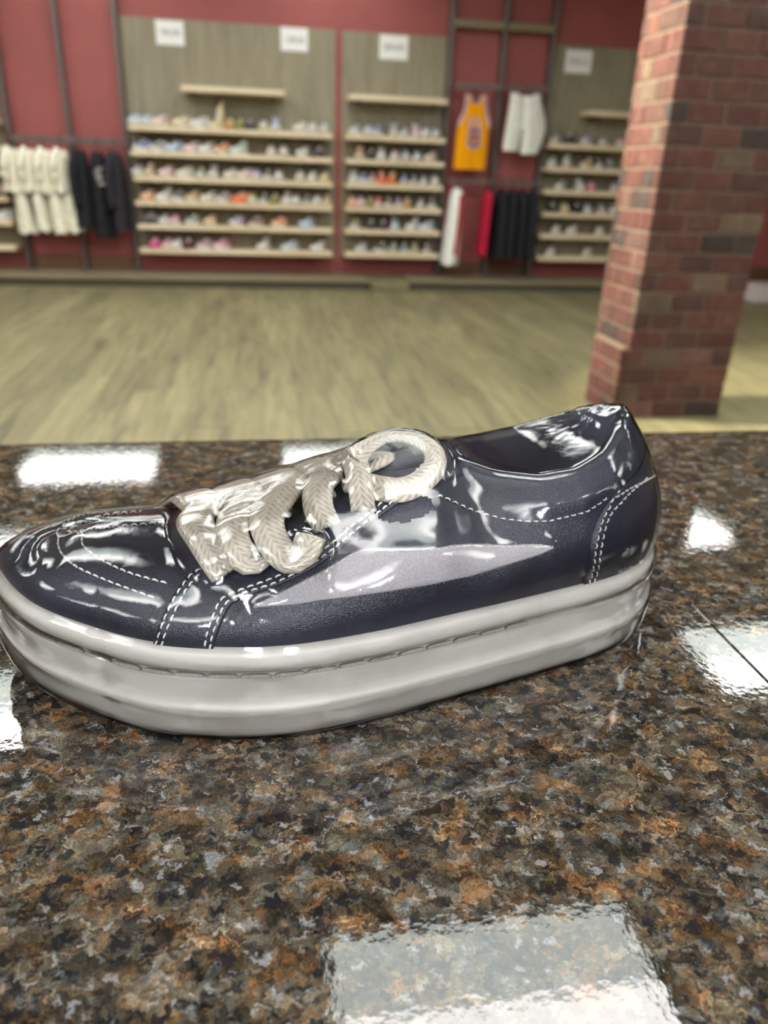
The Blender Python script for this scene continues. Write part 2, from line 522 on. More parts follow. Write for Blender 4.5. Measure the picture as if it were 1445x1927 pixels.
# added spotlights, none seen: cool ones brighten the shoe, a warm one the column
M['spot_shell'] = plain('spot_shell', (.05, .05, .05), .4)
M['added_spot_face'] = emis('added_spot_face', (.9, .95, 1.0), 60.0)
M['added_spot_face_warm'] = emis('added_spot_face_warm', (1.0, .86, .62), 60.0)
def spotlight(pos, aim, power, col, label, ang=40, face='added_spot_face'):
    e = empty('added_spotlight', pos)
    tag(e, label, 'spotlight', 'added ceiling spotlights')
    d = (Vector(aim) - Vector(pos)).normalized()
    q = d.to_track_quat('-Z', 'Y')
    e.rotation_euler = q.to_euler()
    V, F = tube_VF([(0, 0, .13), (0, 0, .12), (0, 0, 0), (0, 0, -.01)], [.02, .045, .05, .05], 20, False)
    obj('housing', mesh('housing', V, F, True), M['spot_shell'], e)
    V = [(.045 * math.cos(a), .045 * math.sin(a), .002) for a in np.linspace(0, 2 * math.pi, 21)[:-1]]
    obj('lens', mesh('lens', V, [tuple(range(20))[::-1]]), M[face], e)
    up_ = q.inverted() @ Vector((0, 0, 1))
    V, F = tube_VF([tuple(np.array(up_) * 0.03), tuple(np.array(up_) * (CEIL_Z - pos[2]))], .01, 8)
    obj('stem', mesh('stem', V, F, True), M['spot_shell'], e)
    ld = bpy.data.lights.new('added_spot_lamp', 'SPOT')
    ld.energy = power; ld.color = col; ld.spot_size = math.radians(ang); ld.spot_blend = .6; ld.shadow_soft_size = .04
    lo_ = bpy.data.objects.new('added_spot_lamp', ld); link(lo_, e); lo_.location = (0, 0, -.02)
SPOT = 165.0
for x, y, lab in ((-1.5, -2.6, 'left'), (-.6, -3.2, 'left of centre'), (.45, -3.2, 'right of centre'), (1.4, -2.6, 'right')):  # four added sources that light the near side of the shoe
    spotlight((x, y, 3.0), (.02, .3, 1.07), SPOT, (.92, .95, 1.0), 'added cool spotlight behind the counter, %s of four' % lab, 20)
spotlight((-.55, 4.35, 3.25), (1.97, 4.02, 1.55), 2200.0, (1.0, .93, .74), 'added warm spotlight aimed at the left side of the brick column', 45, 'added_spot_face_warm')  # added to brighten the column's left face

# ------------------------------------------------------------------ counter
ce = empty('counter', (0.3, .25, 0))
tag(ce, 'polished brown and black granite counter carrying the wrapped sneaker', 'counter')
SEAM = .222
def slab(x0, x1):
    return box_me('slab', x0 - .3, x1 - .3, -.50, .589 - .25, COUNTER_Z - .035, COUNTER_Z, .0007, 1)
obj('slab', slab(-1.9, SEAM - .0002), M['granite'], ce)
obj('slab', slab(SEAM + .0002, 2.2), M['granite'], ce)
obj('cabinet', box_me('cabinet', -2.15, 1.85, -.45, .30, 0, COUNTER_Z - .035), M['cabinet'], ce)

# ------------------------------------------------------------------ brick column
BR = [brick_mat('brick_red', srgb(80, 44, 36)), brick_mat('brick_brown', srgb(72, 46, 37)), brick_mat('brick_dark', srgb(52, 39, 35)),
      brick_mat('brick_rose', srgb(88, 60, 51)), brick_mat('brick_tan', srgb(88, 71, 56)), brick_mat('brick_orange', srgb(86, 52, 40))]
BW = [30, 26, 12, 10, 8, 14]
cx0, cx1, cy0, cy1 = 1.975, 2.60, 3.80, 4.24
col_e = empty('brick_column', ((cx0 + cx1) / 2, (cy0 + cy1) / 2, 0))
tag(col_e, 'square red and brown brick column standing on the wood floor', 'column')
ox, oy = (cx0 + cx1) / 2, (cy0 + cy1) / 2
obj('mortar_core', box_me('mortar_core', cx0 + .007 - ox, cx1 - .007 - ox, cy0 + .007 - oy, cy1 - .007 - oy, 0, CEIL_Z), M['mortar'], col_e)
obj('mortar_core', box_me('mortar_core', cx0 - .033 - ox, cx0 + .02 - ox, cy0 + .012 - oy, cy1 - .06 - oy, 0, .395), M['mortar'], col_e)
CH = .1
bmes = {}
def brick(x0, x1, y0, y1, z0, z1, mt):
    dx, dy = round(x1 - x0, 4), round(y1 - y0, 4)
    key = (dx, dy)
    if key not in bmes:
        bmes[key] = box_me('brick', -dx / 2, dx / 2, -dy / 2, dy / 2, -(CH - .011) / 2, (CH - .011) / 2, .004)
        bmes[key].materials.append(BR[0])
    obj('brick', bmes[key], mt, col_e, ((x0 + x1) / 2 - ox + random.uniform(-.0015, .0015), (y0 + y1) / 2 - oy + random.uniform(-.0015, .0015), (z0 + z1) / 2),
        (0, 0, random.uniform(-.006, .006)))
G = .011
TH = .055
def split(a, b, lens):
    out, p = [], a
    for l in lens:
        q = min(b, p + l)
        if b - q < .045: q = b
        out.append((p, q)); p = q
        if p >= b - 1e-6: break
    return out
high = []
for c in range(35):
    z0, z1 = c * CH, c * CH + CH - G
    part = c < 27
    pl = .038 if c < 4 else 0.0
    st = (.1, .2, .2, .2, .2) if c % 2 else (.2, .2, .2, .2)
    ss = (.1, .2, .2) if c % 2 == 0 else (.2, .2, .2)
    runs = []
    for a, b in split(cx0, cx1, st):
        runs.append((a + (G / 2 if a > cx0 else -pl * 0), b - (G / 2 if b < cx1 else 0), cy0, cy0 + TH))
        if c < 27: runs.append((a + (G / 2 if a > cx0 else 0), b - (G / 2 if b < cx1 else 0), cy1 - TH, cy1))
    for a, b in split(cy0 + TH + G, cy1 - TH - G, ss):
        runs.append((cx0 - pl, cx0 + TH, a + (G / 2 if a > cy0 + TH + G else 0), b - (G / 2 if b < cy1 - TH - G else 0)))
        if c < 27: runs.append((cx1 - TH, cx1, a, b))
    if pl:
        runs.append((cx0 - pl, cx0 - G * .5, cy0 + .004, cy0 + TH))
    for rr in runs:
        if part:
            brick(*rr, z0, z1, random.choices(BR, BW)[0])
        else:
            high.append((*rr, z0, z1))
V, F = [], []
for a, b, c_, d, z0, z1 in high:
    k = len(V)
    for z in (z0, z1):
        V.extend([(a - ox, c_ - oy, z), (b - ox, c_ - oy, z), (b - ox, d - oy, z), (a - ox, d - oy, z)])
    F.extend([(k, k + 3, k + 2, k + 1), (k + 4, k + 5, k + 6, k + 7), (k, k + 1, k + 5, k + 4), (k + 1, k + 2, k + 6, k + 5), (k + 2, k + 3, k + 7, k + 6), (k + 3, k, k + 4, k + 7)])
o = obj('upper_brickwork', mesh('upper_brickwork', V, F), BR[1], col_e)
o['kind'] = 'stuff'

# ------------------------------------------------------------------ generic shoe form (u to the toe, v to the near side, z up)
OUT = np.array([(.1065, -.030), (.1015, -.011), (.089, .009), (.0695, .0255), (.045, .042), (.018, .053), (-.008, .0582), (-.04, .0578), (-.064, .0552), (-.09, .0520),
                (-.118, .0482), (-.149, .0435), (-.173, .0365), (-.191, .0245), (-.203, .0075), (-.2055, -.008), (-.2005, -.024), (-.188, -.037), (-.168, -.045), (-.14, -.0475),
                (-.10, -.046), (-.06, -.0485), (-.02, -.0565), (.02, -.0620), (.05, -.0625), (.078, -.0585), (.096, -.0475)])

def outline(n, off=0.0):
    P = catmull(OUT, n, True)
    T = np.roll(P, -1, 0) - np.roll(P, 1, 0)
    T /= np.linalg.norm(T, axis=1)[:, None]
    N = np.stack([T[:, 1], -T[:, 0]], -1)
    c = P.mean(0)
    if ((P - c) * N).sum() < 0: N = -N
    return P + N * off, N

def lift(u):
    return .011 * np.clip((u - .035) / .07, 0, 1.2) ** 2

# rim / spine line keyed by the base's u : (u_base, u, half width, z)
RIM = np.array([(.1025, .066, 0, .0610), (.09, .060, 0, .0640), (.07, .050, 0, .0655), (.05, .038, 0, .0660), (.03, .024, 0, .0665), (.01, .006, 0, .0700),
                (-.02, -.022, 0, .0775), (-.05, -.052, 0, .0855), (-.075, -.078, .001, .0905), (-.085, -.088, .011, .0895), (-.10, -.102, .0225, .0870), (-.12, -.121, .0295, .0855),
                (-.14, -.139, .0305, .0870), (-.16, -.156, .0265, .0920), (-.18, -.171, .017, .0990), (-.195, -.1795, .007, .1030), (-.2025, -.182, 0, .1040)])[::-1]

class ShoeForm:
    def __init__(self, n, collar_add=0.0):
        B, N = outline(n, -.0048)
        u = B[:, 0]
        self.n = n
        ku = RIM[:, 0]
        Ru, Rw, Rz = (np.interp(u, ku, RIM[:, k]) for k in (1, 2, 3))
        vc = np.interp(Ru, [-.2, -.1, -.02, .03, .066], [-.006, -.002, -.003, -.009, -.021])
        near = np.arange(n) < n * .5
        # side: sign by where the base lies against the centre line
        heel = np.argmin(u)
        side = np.where(np.arange(n) <= heel, 1.0, -1.0)
        wc = np.clip((-.068 - u) / .03, 0, 1); wc = wc * wc * (3 - 2 * wc)
        Rz = Rz + collar_add * np.clip((-.05 - u) / .06, 0, 1)
        zb = .0365 + lift(u)
        self.B = np.column_stack([B, zb])
        self.R = np.column_stack([Ru, vc + side * Rw, Rz])
        N3 = np.column_stack([N, np.zeros(n)])
        h = Rz - zb
        self.P1 = self.B + N3 * (.0045 + .003 * wc)[:, None] + np.column_stack([0 * h, 0 * h, h * (.50 + .05 * wc)])
        inn = self.B - self.R
        vam = self.R + np.column_stack([inn[:, 0] * .55, inn[:, 1] * .62, 0 * h - .001])
        colr = self.R + N3 * .0075 - np.column_stack([0 * h, 0 * h, h * .30])
        self.P2 = vam * (1 - wc)[:, None] + colr * wc[:, None]
        self.wc, self.N3, self.side = wc, N3, side
    def at(self, s, t):
        s = np.asarray(s, float) % 1.0
        t = np.asarray(t, float)
        f = s * self.n
        i = np.floor(f).astype(int) % self.n
        j = (i + 1) % self.n
        w = (f - np.floor(f))[..., None]
        g = lambda A: A[i] * (1 - w) + A[j] * w
        T = t[..., None]
        wcol = (self.wc[i] * (1 - w[..., 0]) + self.wc[j] * w[..., 0])
        p = (1 - T) ** 3 * g(self.B) + 3 * (1 - T) ** 2 * T * g(self.P1) + 3 * (1 - T) * T ** 2 * g(self.P2) + T ** 3 * g(self.R)
        pad = .0028 * np.exp(-((t - .82) / .16) ** 2) * wcol
        p = p + g(self.N3) * pad[..., None]
        return p
    def nrm(self, s, t):
        e = 2e-3
        t = np.clip(t, e, 1 - e)
        a = self.at(s + e, t) - self.at(s - e, t)
        b = self.at(s, t + e) - self.at(s, t - e)
        c = np.cross(a, b)
        c /= np.linalg.norm(c, axis=-1)[..., None] + 1e-12
        # outward: away from the inner axis
        p = self.at(s, t)
        axis = np.stack([np.clip(p[..., 0], -.15, .05), np.full(p.shape[:-1], -.004), np.full(p.shape[:-1], .045)], -1)
        sg = np.sign(((p - axis) * c).sum(-1))
        return c * np.where(sg == 0, 1, sg)[..., None]

def to_local(P):
    """(u,v,z) -> object space of a shoe root"""
    P = np.asarray(P, float)
    return np.stack([-P[..., 0], -P[..., 1], P[..., 2]], -1)

SOLE_PROF = [(-.012, .0), (-.0032, .0), (-.0009, .0006), (-.0001, .0018), (.0004, .0055), (.0005, .0100), (.0006, .0126), (.0011, .0140), (.0013, .0149), (.0008, .0158), (-.0002, .0166),
             (-.0006, .0200), (-.0007, .0240), (-.0007, .0275), (-.0010, .0288), (-.0022, .0296), (-.0024, .0304), (-.0012, .0312), (-.0003, .0328), (-.0002, .0355), (-.0007, .0380), (-.0020, .0398), (-.0042, .0405), (-.0075, .0398), (-.0110, .0370)]

def sole_mesh(n, prof, name='sole'):
    rows = []
    for off, z in prof:
        P, N = outline(n, off)
        lf = lift(P[:, 0]) * (1.0 - .25 * z / .04)
        hb = .004 * np.clip((-.17 - P[:, 0]) / .035, 0, 1) ** 2 * (1 - z / .04)
        rows.append(np.column_stack([P, z + lf + hb]))
    G_ = to_local(np.array(rows))
    me_ = grid_me(name, G_, True, True, True)
    bm = bmesh.new(); bm.from_mesh(me_)
    bm.verts.ensure_lookup_table()
    k = len(prof)
    bm.faces.new([bm.verts[i] for i in range(n)])
    bm.faces.new([bm.verts[(k - 1) * n + i] for i in range(n)][::-1])
    bmesh.ops.recalc_face_normals(bm, faces=bm.faces[:])
    bm.to_mesh(me_); bm.free()
    return me_

def upper_mesh(form, nc, nt, name='upper'):
    s = np.arange(nc) / nc
    t = np.linspace(0, 1, nt)
    S, T = np.meshgrid(s, t, indexing='xy')
    me_ = grid_me(name, to_local(form.at(S, T)), True, True, True)
    return me_

def lining_mesh(form, nc, name='lining', r0=0, r1=99):
    """roll over the collar and inner wall down to the footbed"""
    s = np.arange(nc) / nc
    R = form.at(s, np.ones(nc))
    wc = np.interp(s * form.n, np.arange(form.n), form.wc)
    ax = np.stack([np.clip(R[:, 0], -.150, -.108), np.full(nc, -.003), R[:, 2]], -1)
    inn = ax - R
    d = np.linalg.norm(inn, axis=1)[:, None] + 1e-9
    inn /= d
    rows = [R]
    up = np.array([0, 0, 1.0])
    for a, z in ((.002, .0016), (.0045, .0018), (.0065, .0002), (.008, -.004), (.0085, -.012), (.0085, -.02)):
        q = R + inn * np.minimum(a, d * .9) + up * z
        rows.append(q)
    q = R + inn * np.minimum(.006, d * .6); q[:, 2] = .054
    rows.append(q)
    q = R + inn * d * .98; q[:, 2] = .050
    rows.append(q)
    P = np.array(rows)
    keep = wc > .05
    idx = np.where(keep)[0]
    return grid_me(name, to_local(P[r0:r1][:, idx]), False, True, True)

# ------------------------------------------------------------------ small display shoes
def small_kit(kind):
    add = {'low': .012, 'high': .055, 'boot': .22}[kind]
    f = ShoeForm(160, add)
    prof = [(-.004, 0), (-.0008, .003), (.0, .014), (-.001, .026), (-.003, .0385)]
    kit = {'sole': sole_mesh(36, prof), 'upper': upper_mesh(f, 36, 8), 'lining': lining_mesh(f, 36)}
    # lace and tongue panel over the instep
    rows = []
    us = np.linspace(.02, -.085, 8)
    near = np.arange(f.n) / f.n
    for uu in us:
        hN = np.argmin(np.abs(f.B[:f.n // 2, 0] - uu)); hF = f.n // 2 + np.argmin(np.abs(f.B[f.n // 2:, 0] - uu))
        pts = [f.at(hN / f.n, .80), f.at(hN / f.n, .92), f.at(hN / f.n, .995), f.at(hF / f.n, .92), f.at(hF / f.n, .80)]
        zz = np.array([0, .004, .006, .004, 0]) + (.003 if int((uu + 1) * 1000 / 13) % 2 else 0)
        pts = np.array(pts); pts[:, 2] += zz
        rows.append(pts)
    kit['laces'] = grid_me('laces', to_local(np.array(rows)), False, True, False)
    # side stripe
    rows = []
    for a, ta, tb in ((-.14, .46, .54), (-.11, .38, .58), (-.08, .28, .56), (-.05, .22, .46), (-.02, .2, .32)):
        hN = np.argmin(np.abs(f.B[:f.n // 2, 0] - a)) / f.n
        pr = [f.at(hN, x) + f.nrm(np.array(hN), np.array(x)) * .0016 for x in (ta, tb)]
        rows.append(np.array(pr))
    kit['side_stripe'] = grid_me('side_stripe', to_local(np.array(rows)), False, True, False)
    return kit
KITS = {k: small_kit(k) for k in ('low', 'high', 'boot')}
PAL = {'white': (225, 222, 214), 'off white': (222, 212, 190), 'pale blue': (190, 205, 225), 'blue': (78, 104, 170), 'navy': (52, 58, 82), 'pink': (228, 150, 175), 'pale pink': (232, 200, 198),
       'hot pink': (222, 92, 150), 'cream': (228, 210, 162), 'tan': (205, 165, 110), 'orange': (236, 140, 70), 'coral': (244, 128, 88), 'peach': (240, 190, 150), 'grey': (150, 148, 146),
       'pale grey': (190, 192, 190), 'dark grey': (82, 82, 84), 'black': (42, 42, 44), 'olive': (150, 142, 82), 'yellow': (220, 208, 120), 'mint': (205, 224, 216), 'sage': (140, 152, 132),
       'teal': (84, 108, 106), 'dark green': (58, 70, 58), 'lavender': (190, 176, 214), 'purple': (150, 96, 160), 'maroon': (104, 50, 58), 'red': (214, 58, 50), 'dusky pink': (176, 120, 134), 'brown': (120, 88, 62)}
SM = {k: plain('shoe_' + k.replace(' ', '_'), srgb(*v), .6, .08, 60) for k, v in PAL.items()}
M['lining_dark'] = plain('shoe_lining', srgb(70, 66, 64), .9)
ORD = ['first', 'second', 'third', 'fourth', 'fifth', 'sixth', 'seventh', 'eighth', 'ninth', 'tenth', 'eleventh', 'twelfth', 'thirteenth', 'fourteenth', 'fifteenth']
SHELF_Z = [1.575, 1.335, 1.093, .851, .613, .363]   # upper faces of the six full shelves
SHELF_N = ['highest full', 'second highest', 'third highest', 'third lowest', 'second lowest', 'lowest']

def display_shoe(x, z, col, kind, ang, label, group, sole='white', lace=None, y=8.99, sc=.9):
    nm = {'low': 'sneaker', 'high': 'high_top_sneaker', 'boot': 'tall_boot'}[kind]
    e = empty('display_' + nm, (x, y, z + .0005), ang)
    e.scale = (sc, sc, sc * (1.22 if kind != 'boot' else 1.0))
    tag(e, label, 'boot' if kind == 'boot' else 'shoe', group)
    kit = KITS[kind]
    light = sum(PAL[col]) > 480
    obj('sole', kit['sole'], SM[sole], e)
    obj('upper', kit['upper'], SM[col], e)
    obj('lining', kit['lining'], M['lining_dark'], e)
    obj('laces', kit['laces'], SM[lace or ('white' if not light else 'pale grey')], e)
    if kind != 'boot':
        obj('side_stripe', kit['side_stripe'], SM['dark grey' if light and random.random() < .35 else ('white' if not light else 'pale grey')], e)

SHOES = {
 'wide': [
  [(253, 'pale blue'), (275, 'pale blue'), (299, 'pale pink'), (340, 'cream'), (372, 'white'), (404, 'cream', 'boot'), (433, 'tan'), (452, 'olive'), (471, 'dark grey'), (497, 'off white'), (519, 'pale blue', 'high'), (564, 'off white'), (588, 'white'), (611, 'pale grey')],
  [(266, 'blue'), (296, 'grey'), (325, 'pale blue'), (359, 'pale pink'), (386, 'white'), (416, 'orange'), (447, 'mint', 'high'), (511, 'pale pink'), (534, 'white'), (570, 'off white'), (599, 'dark grey')],
  [(260, 'pale grey'), (282, 'tan', 'high'), (312, 'pale pink'), (346, 'off white'), (379, 'sage'), (402, 'white', 'high'), (433, 'off white'), (457, 'pale pink'), (483, 'lavender'), (504, 'dark grey'), (525, 'white'), (565, 'white'), (588, 'white'), (611, 'cream')],
  [(278, 'peach'), (307, 'white', 'high'), (335, 'dark grey'), (362, 'tan'), (391, 'white'), (419, 'grey'), (449, 'coral'), (475, 'yellow'), (497, 'dark grey'), (517, 'olive'), (539, 'off white', 'high'), (557, 'white'), (578, 'dark grey'), (597, 'white'), (616, 'tan')],
  [(279, 'dark grey'), (309, 'pale grey'), (329, 'pink'), (362, 'sage'), (395, 'peach'), (444, 'lavender'), (481, 'maroon'), (524, 'orange'), (576, 'pale blue')],
  [(292, 'hot pink'), (315, 'pink'), (333, 'white'), (355, 'maroon'), (384, 'dusky pink'), (415, 'pink'), (495, 'white', 'high'), (543, 'pale blue'), (597, 'white')]],
 'narrow': [
  [(669, 'pale grey'), (694, 'pale blue'), (711, 'blue'), (743, 'pale grey', 'high'), (763, 'grey'), (785, 'pale pink', 'high'), (803, 'white'), (822, 'pale blue')],
  [(678, 'tan', 'high'), (698, 'black'), (718, 'white', 'high'), (744, 'pale pink'), (765, 'pale grey'), (786, 'pale blue'), (810, 'pale pink')],
  [(666, 'white', 'high'), (684, 'blue'), (701, 'dusky pink'), (719, 'coral', 'high'), (738, 'orange', 'high'), (762, 'blue'), (780, 'navy'), (799, 'grey'), (820, 'white')],
  [(663, 'peach'), (680, 'pale pink'), (697, 'olive'), (713, 'red'), (732, 'brown'), (751, 'purple'), (767, 'tan'), (793, 'grey'), (814, 'dark grey')],
  [(669, 'olive'), (699, 'dark grey'), (722, 'maroon'), (744, 'pale blue', 'high'), (775, 'white', 'high'), (801, 'pale blue')],
  [(680, 'pale grey'), (716, 'dark green'), (741, 'sage'), (762, 'teal'), (781, 'olive'), (804, 'maroon')]],
 'right': [
  [(1046, 'sage'), (1071, 'black'), (1104, 'lavender'), (1137, 'grey'), (1170, 'pink')],
  [(1039, 'pale grey'), (1067, 'white', 'high'), (1104, 'tan'), (1128, 'black'), (1149, 'grey')],
  [(1054, 'pale grey'), (1094, 'white', 'high'), (1114, 'pink'), (1158, 'lavender')],
  [(1041, 'dark grey'), (1064, 'cream'), (1086, 'black'), (1107, 'pale grey'), (1134, 'grey'), (1155, 'pale grey')],
  [(1046, 'white'), (1076, 'white'), (1129, 'off white')],
  [(1036, 'pale pink'), (1105, 'off white')]]}
UNIT_X = {'wide': (-1.31, .81), 'narrow': (.965, 2.06), 'right': (3.27, 5.40)}
UNIT_LAB = {'wide': 'widest shoe display', 'narrow': 'narrow middle shoe display', 'right': 'shoe display beside the brick column'}
UNIT_SHORT = {'wide': 'widest display', 'narrow': 'narrow middle display', 'right': 'display beside the column'}

def label_shoe(col, kind, i, row, unit):
    noun = {'low': 'sneaker', 'high': 'high-top sneaker', 'boot': 'tall boot'}[kind]
    return '%s %s, %s from left on %s shelf of %s' % (col, noun, ORD[i], SHELF_N[row], UNIT_SHORT[unit])

def shelf_board(x0, x1, ztop, label, th=.05, depth=.30):
    e = empty('wall_shelf', ((x0 + x1) / 2, 9.22, ztop))
    w = (x1 - x0) / 2
    tag(e, label, 'shelf', 'pale wood wall shelves')
    obj('board', box_me('board', -w, w, -depth, -.001, -th, 0, .004), M['shelf'], e)
    for s in (-1, 1):
        obj('bracket', box_me('bracket', s * (w - .12) - .012, s * (w - .12) + .012, -depth + .06, -.001, -th - .03, -th), M['post'], e)

for un, (x0, x1) in UNIT_X.items():
    pz0 = .27
    bp = box('back_panel', (x0 - (.03 if un != 'right' else -.015), x1 + (.055 if un == 'wide' else .02), 9.222, WALL_Y - .001, pz0, 2.565), M['panel'])
    tag(bp, 'tall grey-brown wood back panel of the %s' % UNIT_LAB[un], 'panel', 'display back panels')
    if un == 'wide': shelf_board(-.75, .305, 1.955, 'short pale empty shelf above the widest shoe display')
    elif un == 'narrow': shelf_board(.99, 2.055, 1.955, 'empty pale top shelf of the narrow middle shoe display')
    else: shelf_board(3.69, 4.75, 1.92, 'short pale empty shelf above the display beside the column')
    for r, z in enumerate(SHELF_Z):
        shelf_board(x0, x1, z, 'pale wood %s shelf of the %s' % (SHELF_N[r], UNIT_LAB[un]))
        for i, it in enumerate(SHOES[un][r]):
            px, colr = it[0], it[1]
            kind = it[2] if len(it) > 2 else 'low'
            py = proj([(x0 + x1) / 2, 8.99, z + .06])[1]
            x = ony(px, py, 8.985)[0]
            ang = math.radians(random.choice((50, 56, 62, 68, 74, 58)))   # toe out to the shop and to the left
            row_px = [q_[0] for q_ in SHOES[un][r]]
            gap = min([abs(px - q_) for q_ in row_px if q_ != px] or [99])
            if gap < 24: ang = math.radians(random.choice((80, 84, 88)))
            if kind == 'boot': ang = math.radians(60)
            ss = 'white' if random.random() < .7 else ('off white' if random.random() < .5 else colr)
            if colr in ('black', 'dark grey', 'navy', 'maroon') and random.random() < .6: ss = 'dark grey'
            if kind == 'boot' or colr in ('orange', 'coral', 'peach', 'tan', 'hot pink', 'cream'): ss = colr if random.random() < .6 else 'off white'
            display_shoe(x, z, colr, kind, ang, label_shoe(colr, kind, i, r, un), 'shoes on the %s' % UNIT_SHORT[un], ss)

# a sliver of a fourth display at the far left edge
bp = box('back_panel', (-3.9, -2.62, 9.222, WALL_Y - .001, .27, 2.565), M['panel'])
tag(bp, 'grey-brown wood back panel cut off by the left edge', 'panel', 'display back panels')
for r, z in enumerate(SHELF_Z):
    shelf_board(-3.87, -2.60, z, 'pale %s shelf of the display cut off at the left edge' % SHELF_N[r])
display_shoe(-2.72, SHELF_Z[4], 'white', 'low', .9, 'white sneaker on the display cut off at the left edge', 'shoes on the left edge display')
display_shoe(-2.74, SHELF_Z[3], 'peach', 'low', .9, 'peach sneaker on the display cut off at the left edge', 'shoes on the left edge display', 'dark grey')

# price cards
def card(x0, x1, z0, z1, label, seed):
    e = empty('price_card', ((x0 + x1) / 2, 9.221, (z0 + z1) / 2))
    tag(e, label, 'sign', 'white price cards')
    w, h = (x1 - x0) / 2, (z1 - z0) / 2
    obj('card', box_me('card', -w, w, -.004, 0, -h, h), M['white_paper'], e)
    V, F = [], []
    rnd = random.Random(seed)
    x = -w * .66
    for g in range(5):
        gw = w * .2
        for (a, b, c, d) in ((0, 1, .8, 1), (0, 1, .4, .55), (0, 1, 0, .16), (0, .25, .5, 1), (.75, 1, .0, .9)):
            if rnd.random() < .75:
                k = len(V)
                V.extend([(x + gw * a, -.0052, -h * .28 + h * .48 * c), (x + gw * b, -.0052, -h * .28 + h * .48 * c), (x + gw * b, -.0052, -h * .28 + h * .48 * d), (x + gw * a, -.0052, -h * .28 + h * .48 * d)])
                F.append((k, k + 1, k + 2, k + 3))
        x += gw * 1.42
    o = obj('printing', mesh('printing', V, F), M['ink'], e)
card(-.985, -.703, 2.335, 2.552, 'white price card at the left of the widest display', 1)
card(.284, .57, 2.348, 2.56, 'white price card at the right of the widest display', 2)
card(1.335, 1.648, 2.325, 2.552, 'white price card over the narrow middle display', 3)
card(3.44, 3.752, 2.302, 2.525, 'white price card over the display beside the column', 4)

# posts and rails of the two garment bays
def post(x, z0, z1, label):
    e = empty('slotted_post', (x, 9.13, z0))
    tag(e, label, 'post', 'upright garment posts')
    obj('upright', box_me('upright', -.022, .022, .0, .119, 0, z1 - z0, .003), M['post'], e)
    obj('foot_plate', box_me('foot_plate', -.05, .05, -.02, .119, 0, .008), M['post'], e)
for x, lab in ((-2.545, 'grey upright post left of the cream garments'), (-1.945, 'grey upright post between cream and black garments'), (-1.372, 'grey upright post beside the widest display'),
               (2.108, 'grey upright post left of the gold jersey'), (2.70, 'grey upright post between the jersey and white shorts'), (3.255, 'grey upright post right of the white shorts')):
    post(x, .1, CEIL_Z - .001, lab)
def rail(x0, x1, z, label, th=.05):
    e = empty('hanging_rail', ((x0 + x1) / 2, 9.06, z))
    tag(e, label, 'rail', 'garment rails')
    w = (x1 - x0) / 2
    obj('bar', box_me('bar', -w, w, -.09, -.06, -th / 2, th / 2, .004), M['post'], e)
    for s in (-1, 1):
        obj('arm', box_me('arm', s * (w - .03) - .01, s * (w - .03) + .01, -.06, .068, -.012, .012), M['post'], e)
rail(-2.52, -1.395, 1.405, 'long grey rail carrying the cream and black garments', .06)
rail(2.135, 2.672, 2.095, 'grey rail with the gold jersey')
rail(2.728, 3.23, 2.10, 'grey rail with the white shorts')
rail(2.135, 2.672, 1.15, 'grey lower rail with the striped and crimson garments')
rail(2.728, 3.23, 1.15, 'grey lower rail with the black garments')
for a, b_, lab in ((2.135, 2.672, 'brown cross bar above the gold jersey'), (2.728, 3.23, 'brown cross bar above the white shorts')):
    o = box('cross_bar', (a - .005, b_ + .006, 9.10, 9.14, 2.65, 2.72), M['platform'], None, .004)
    tag(o, lab, 'bar', 'brown cross bars')

# ------------------------------------------------------------------ garments
def cloth(name, col, var=.1):
    return plain(name, srgb(*col), .9, var, 14, 0, .15, .2)
CL = {'cream': cloth('cream_cloth', (246, 240, 220)), 'black': cloth('black_cloth', (40, 41, 46)), 'black2': cloth('charcoal_cloth', (52, 50, 56)), 'white': cloth('white_cloth', (240, 240, 232), .05),
      'crimson': cloth('crimson_cloth', (190, 36, 66)), 'gold': cloth('gold_cloth', (250, 168, 8), .03), 'lilac': cloth('lilac_trim', (206, 180, 190)), 'violet': cloth('violet_print', (150, 112, 130)),
      'red': cloth('red_cloth', (176, 40, 44))}
M['hanger'] = plain('black_hanger', srgb(40, 36, 36), .4)

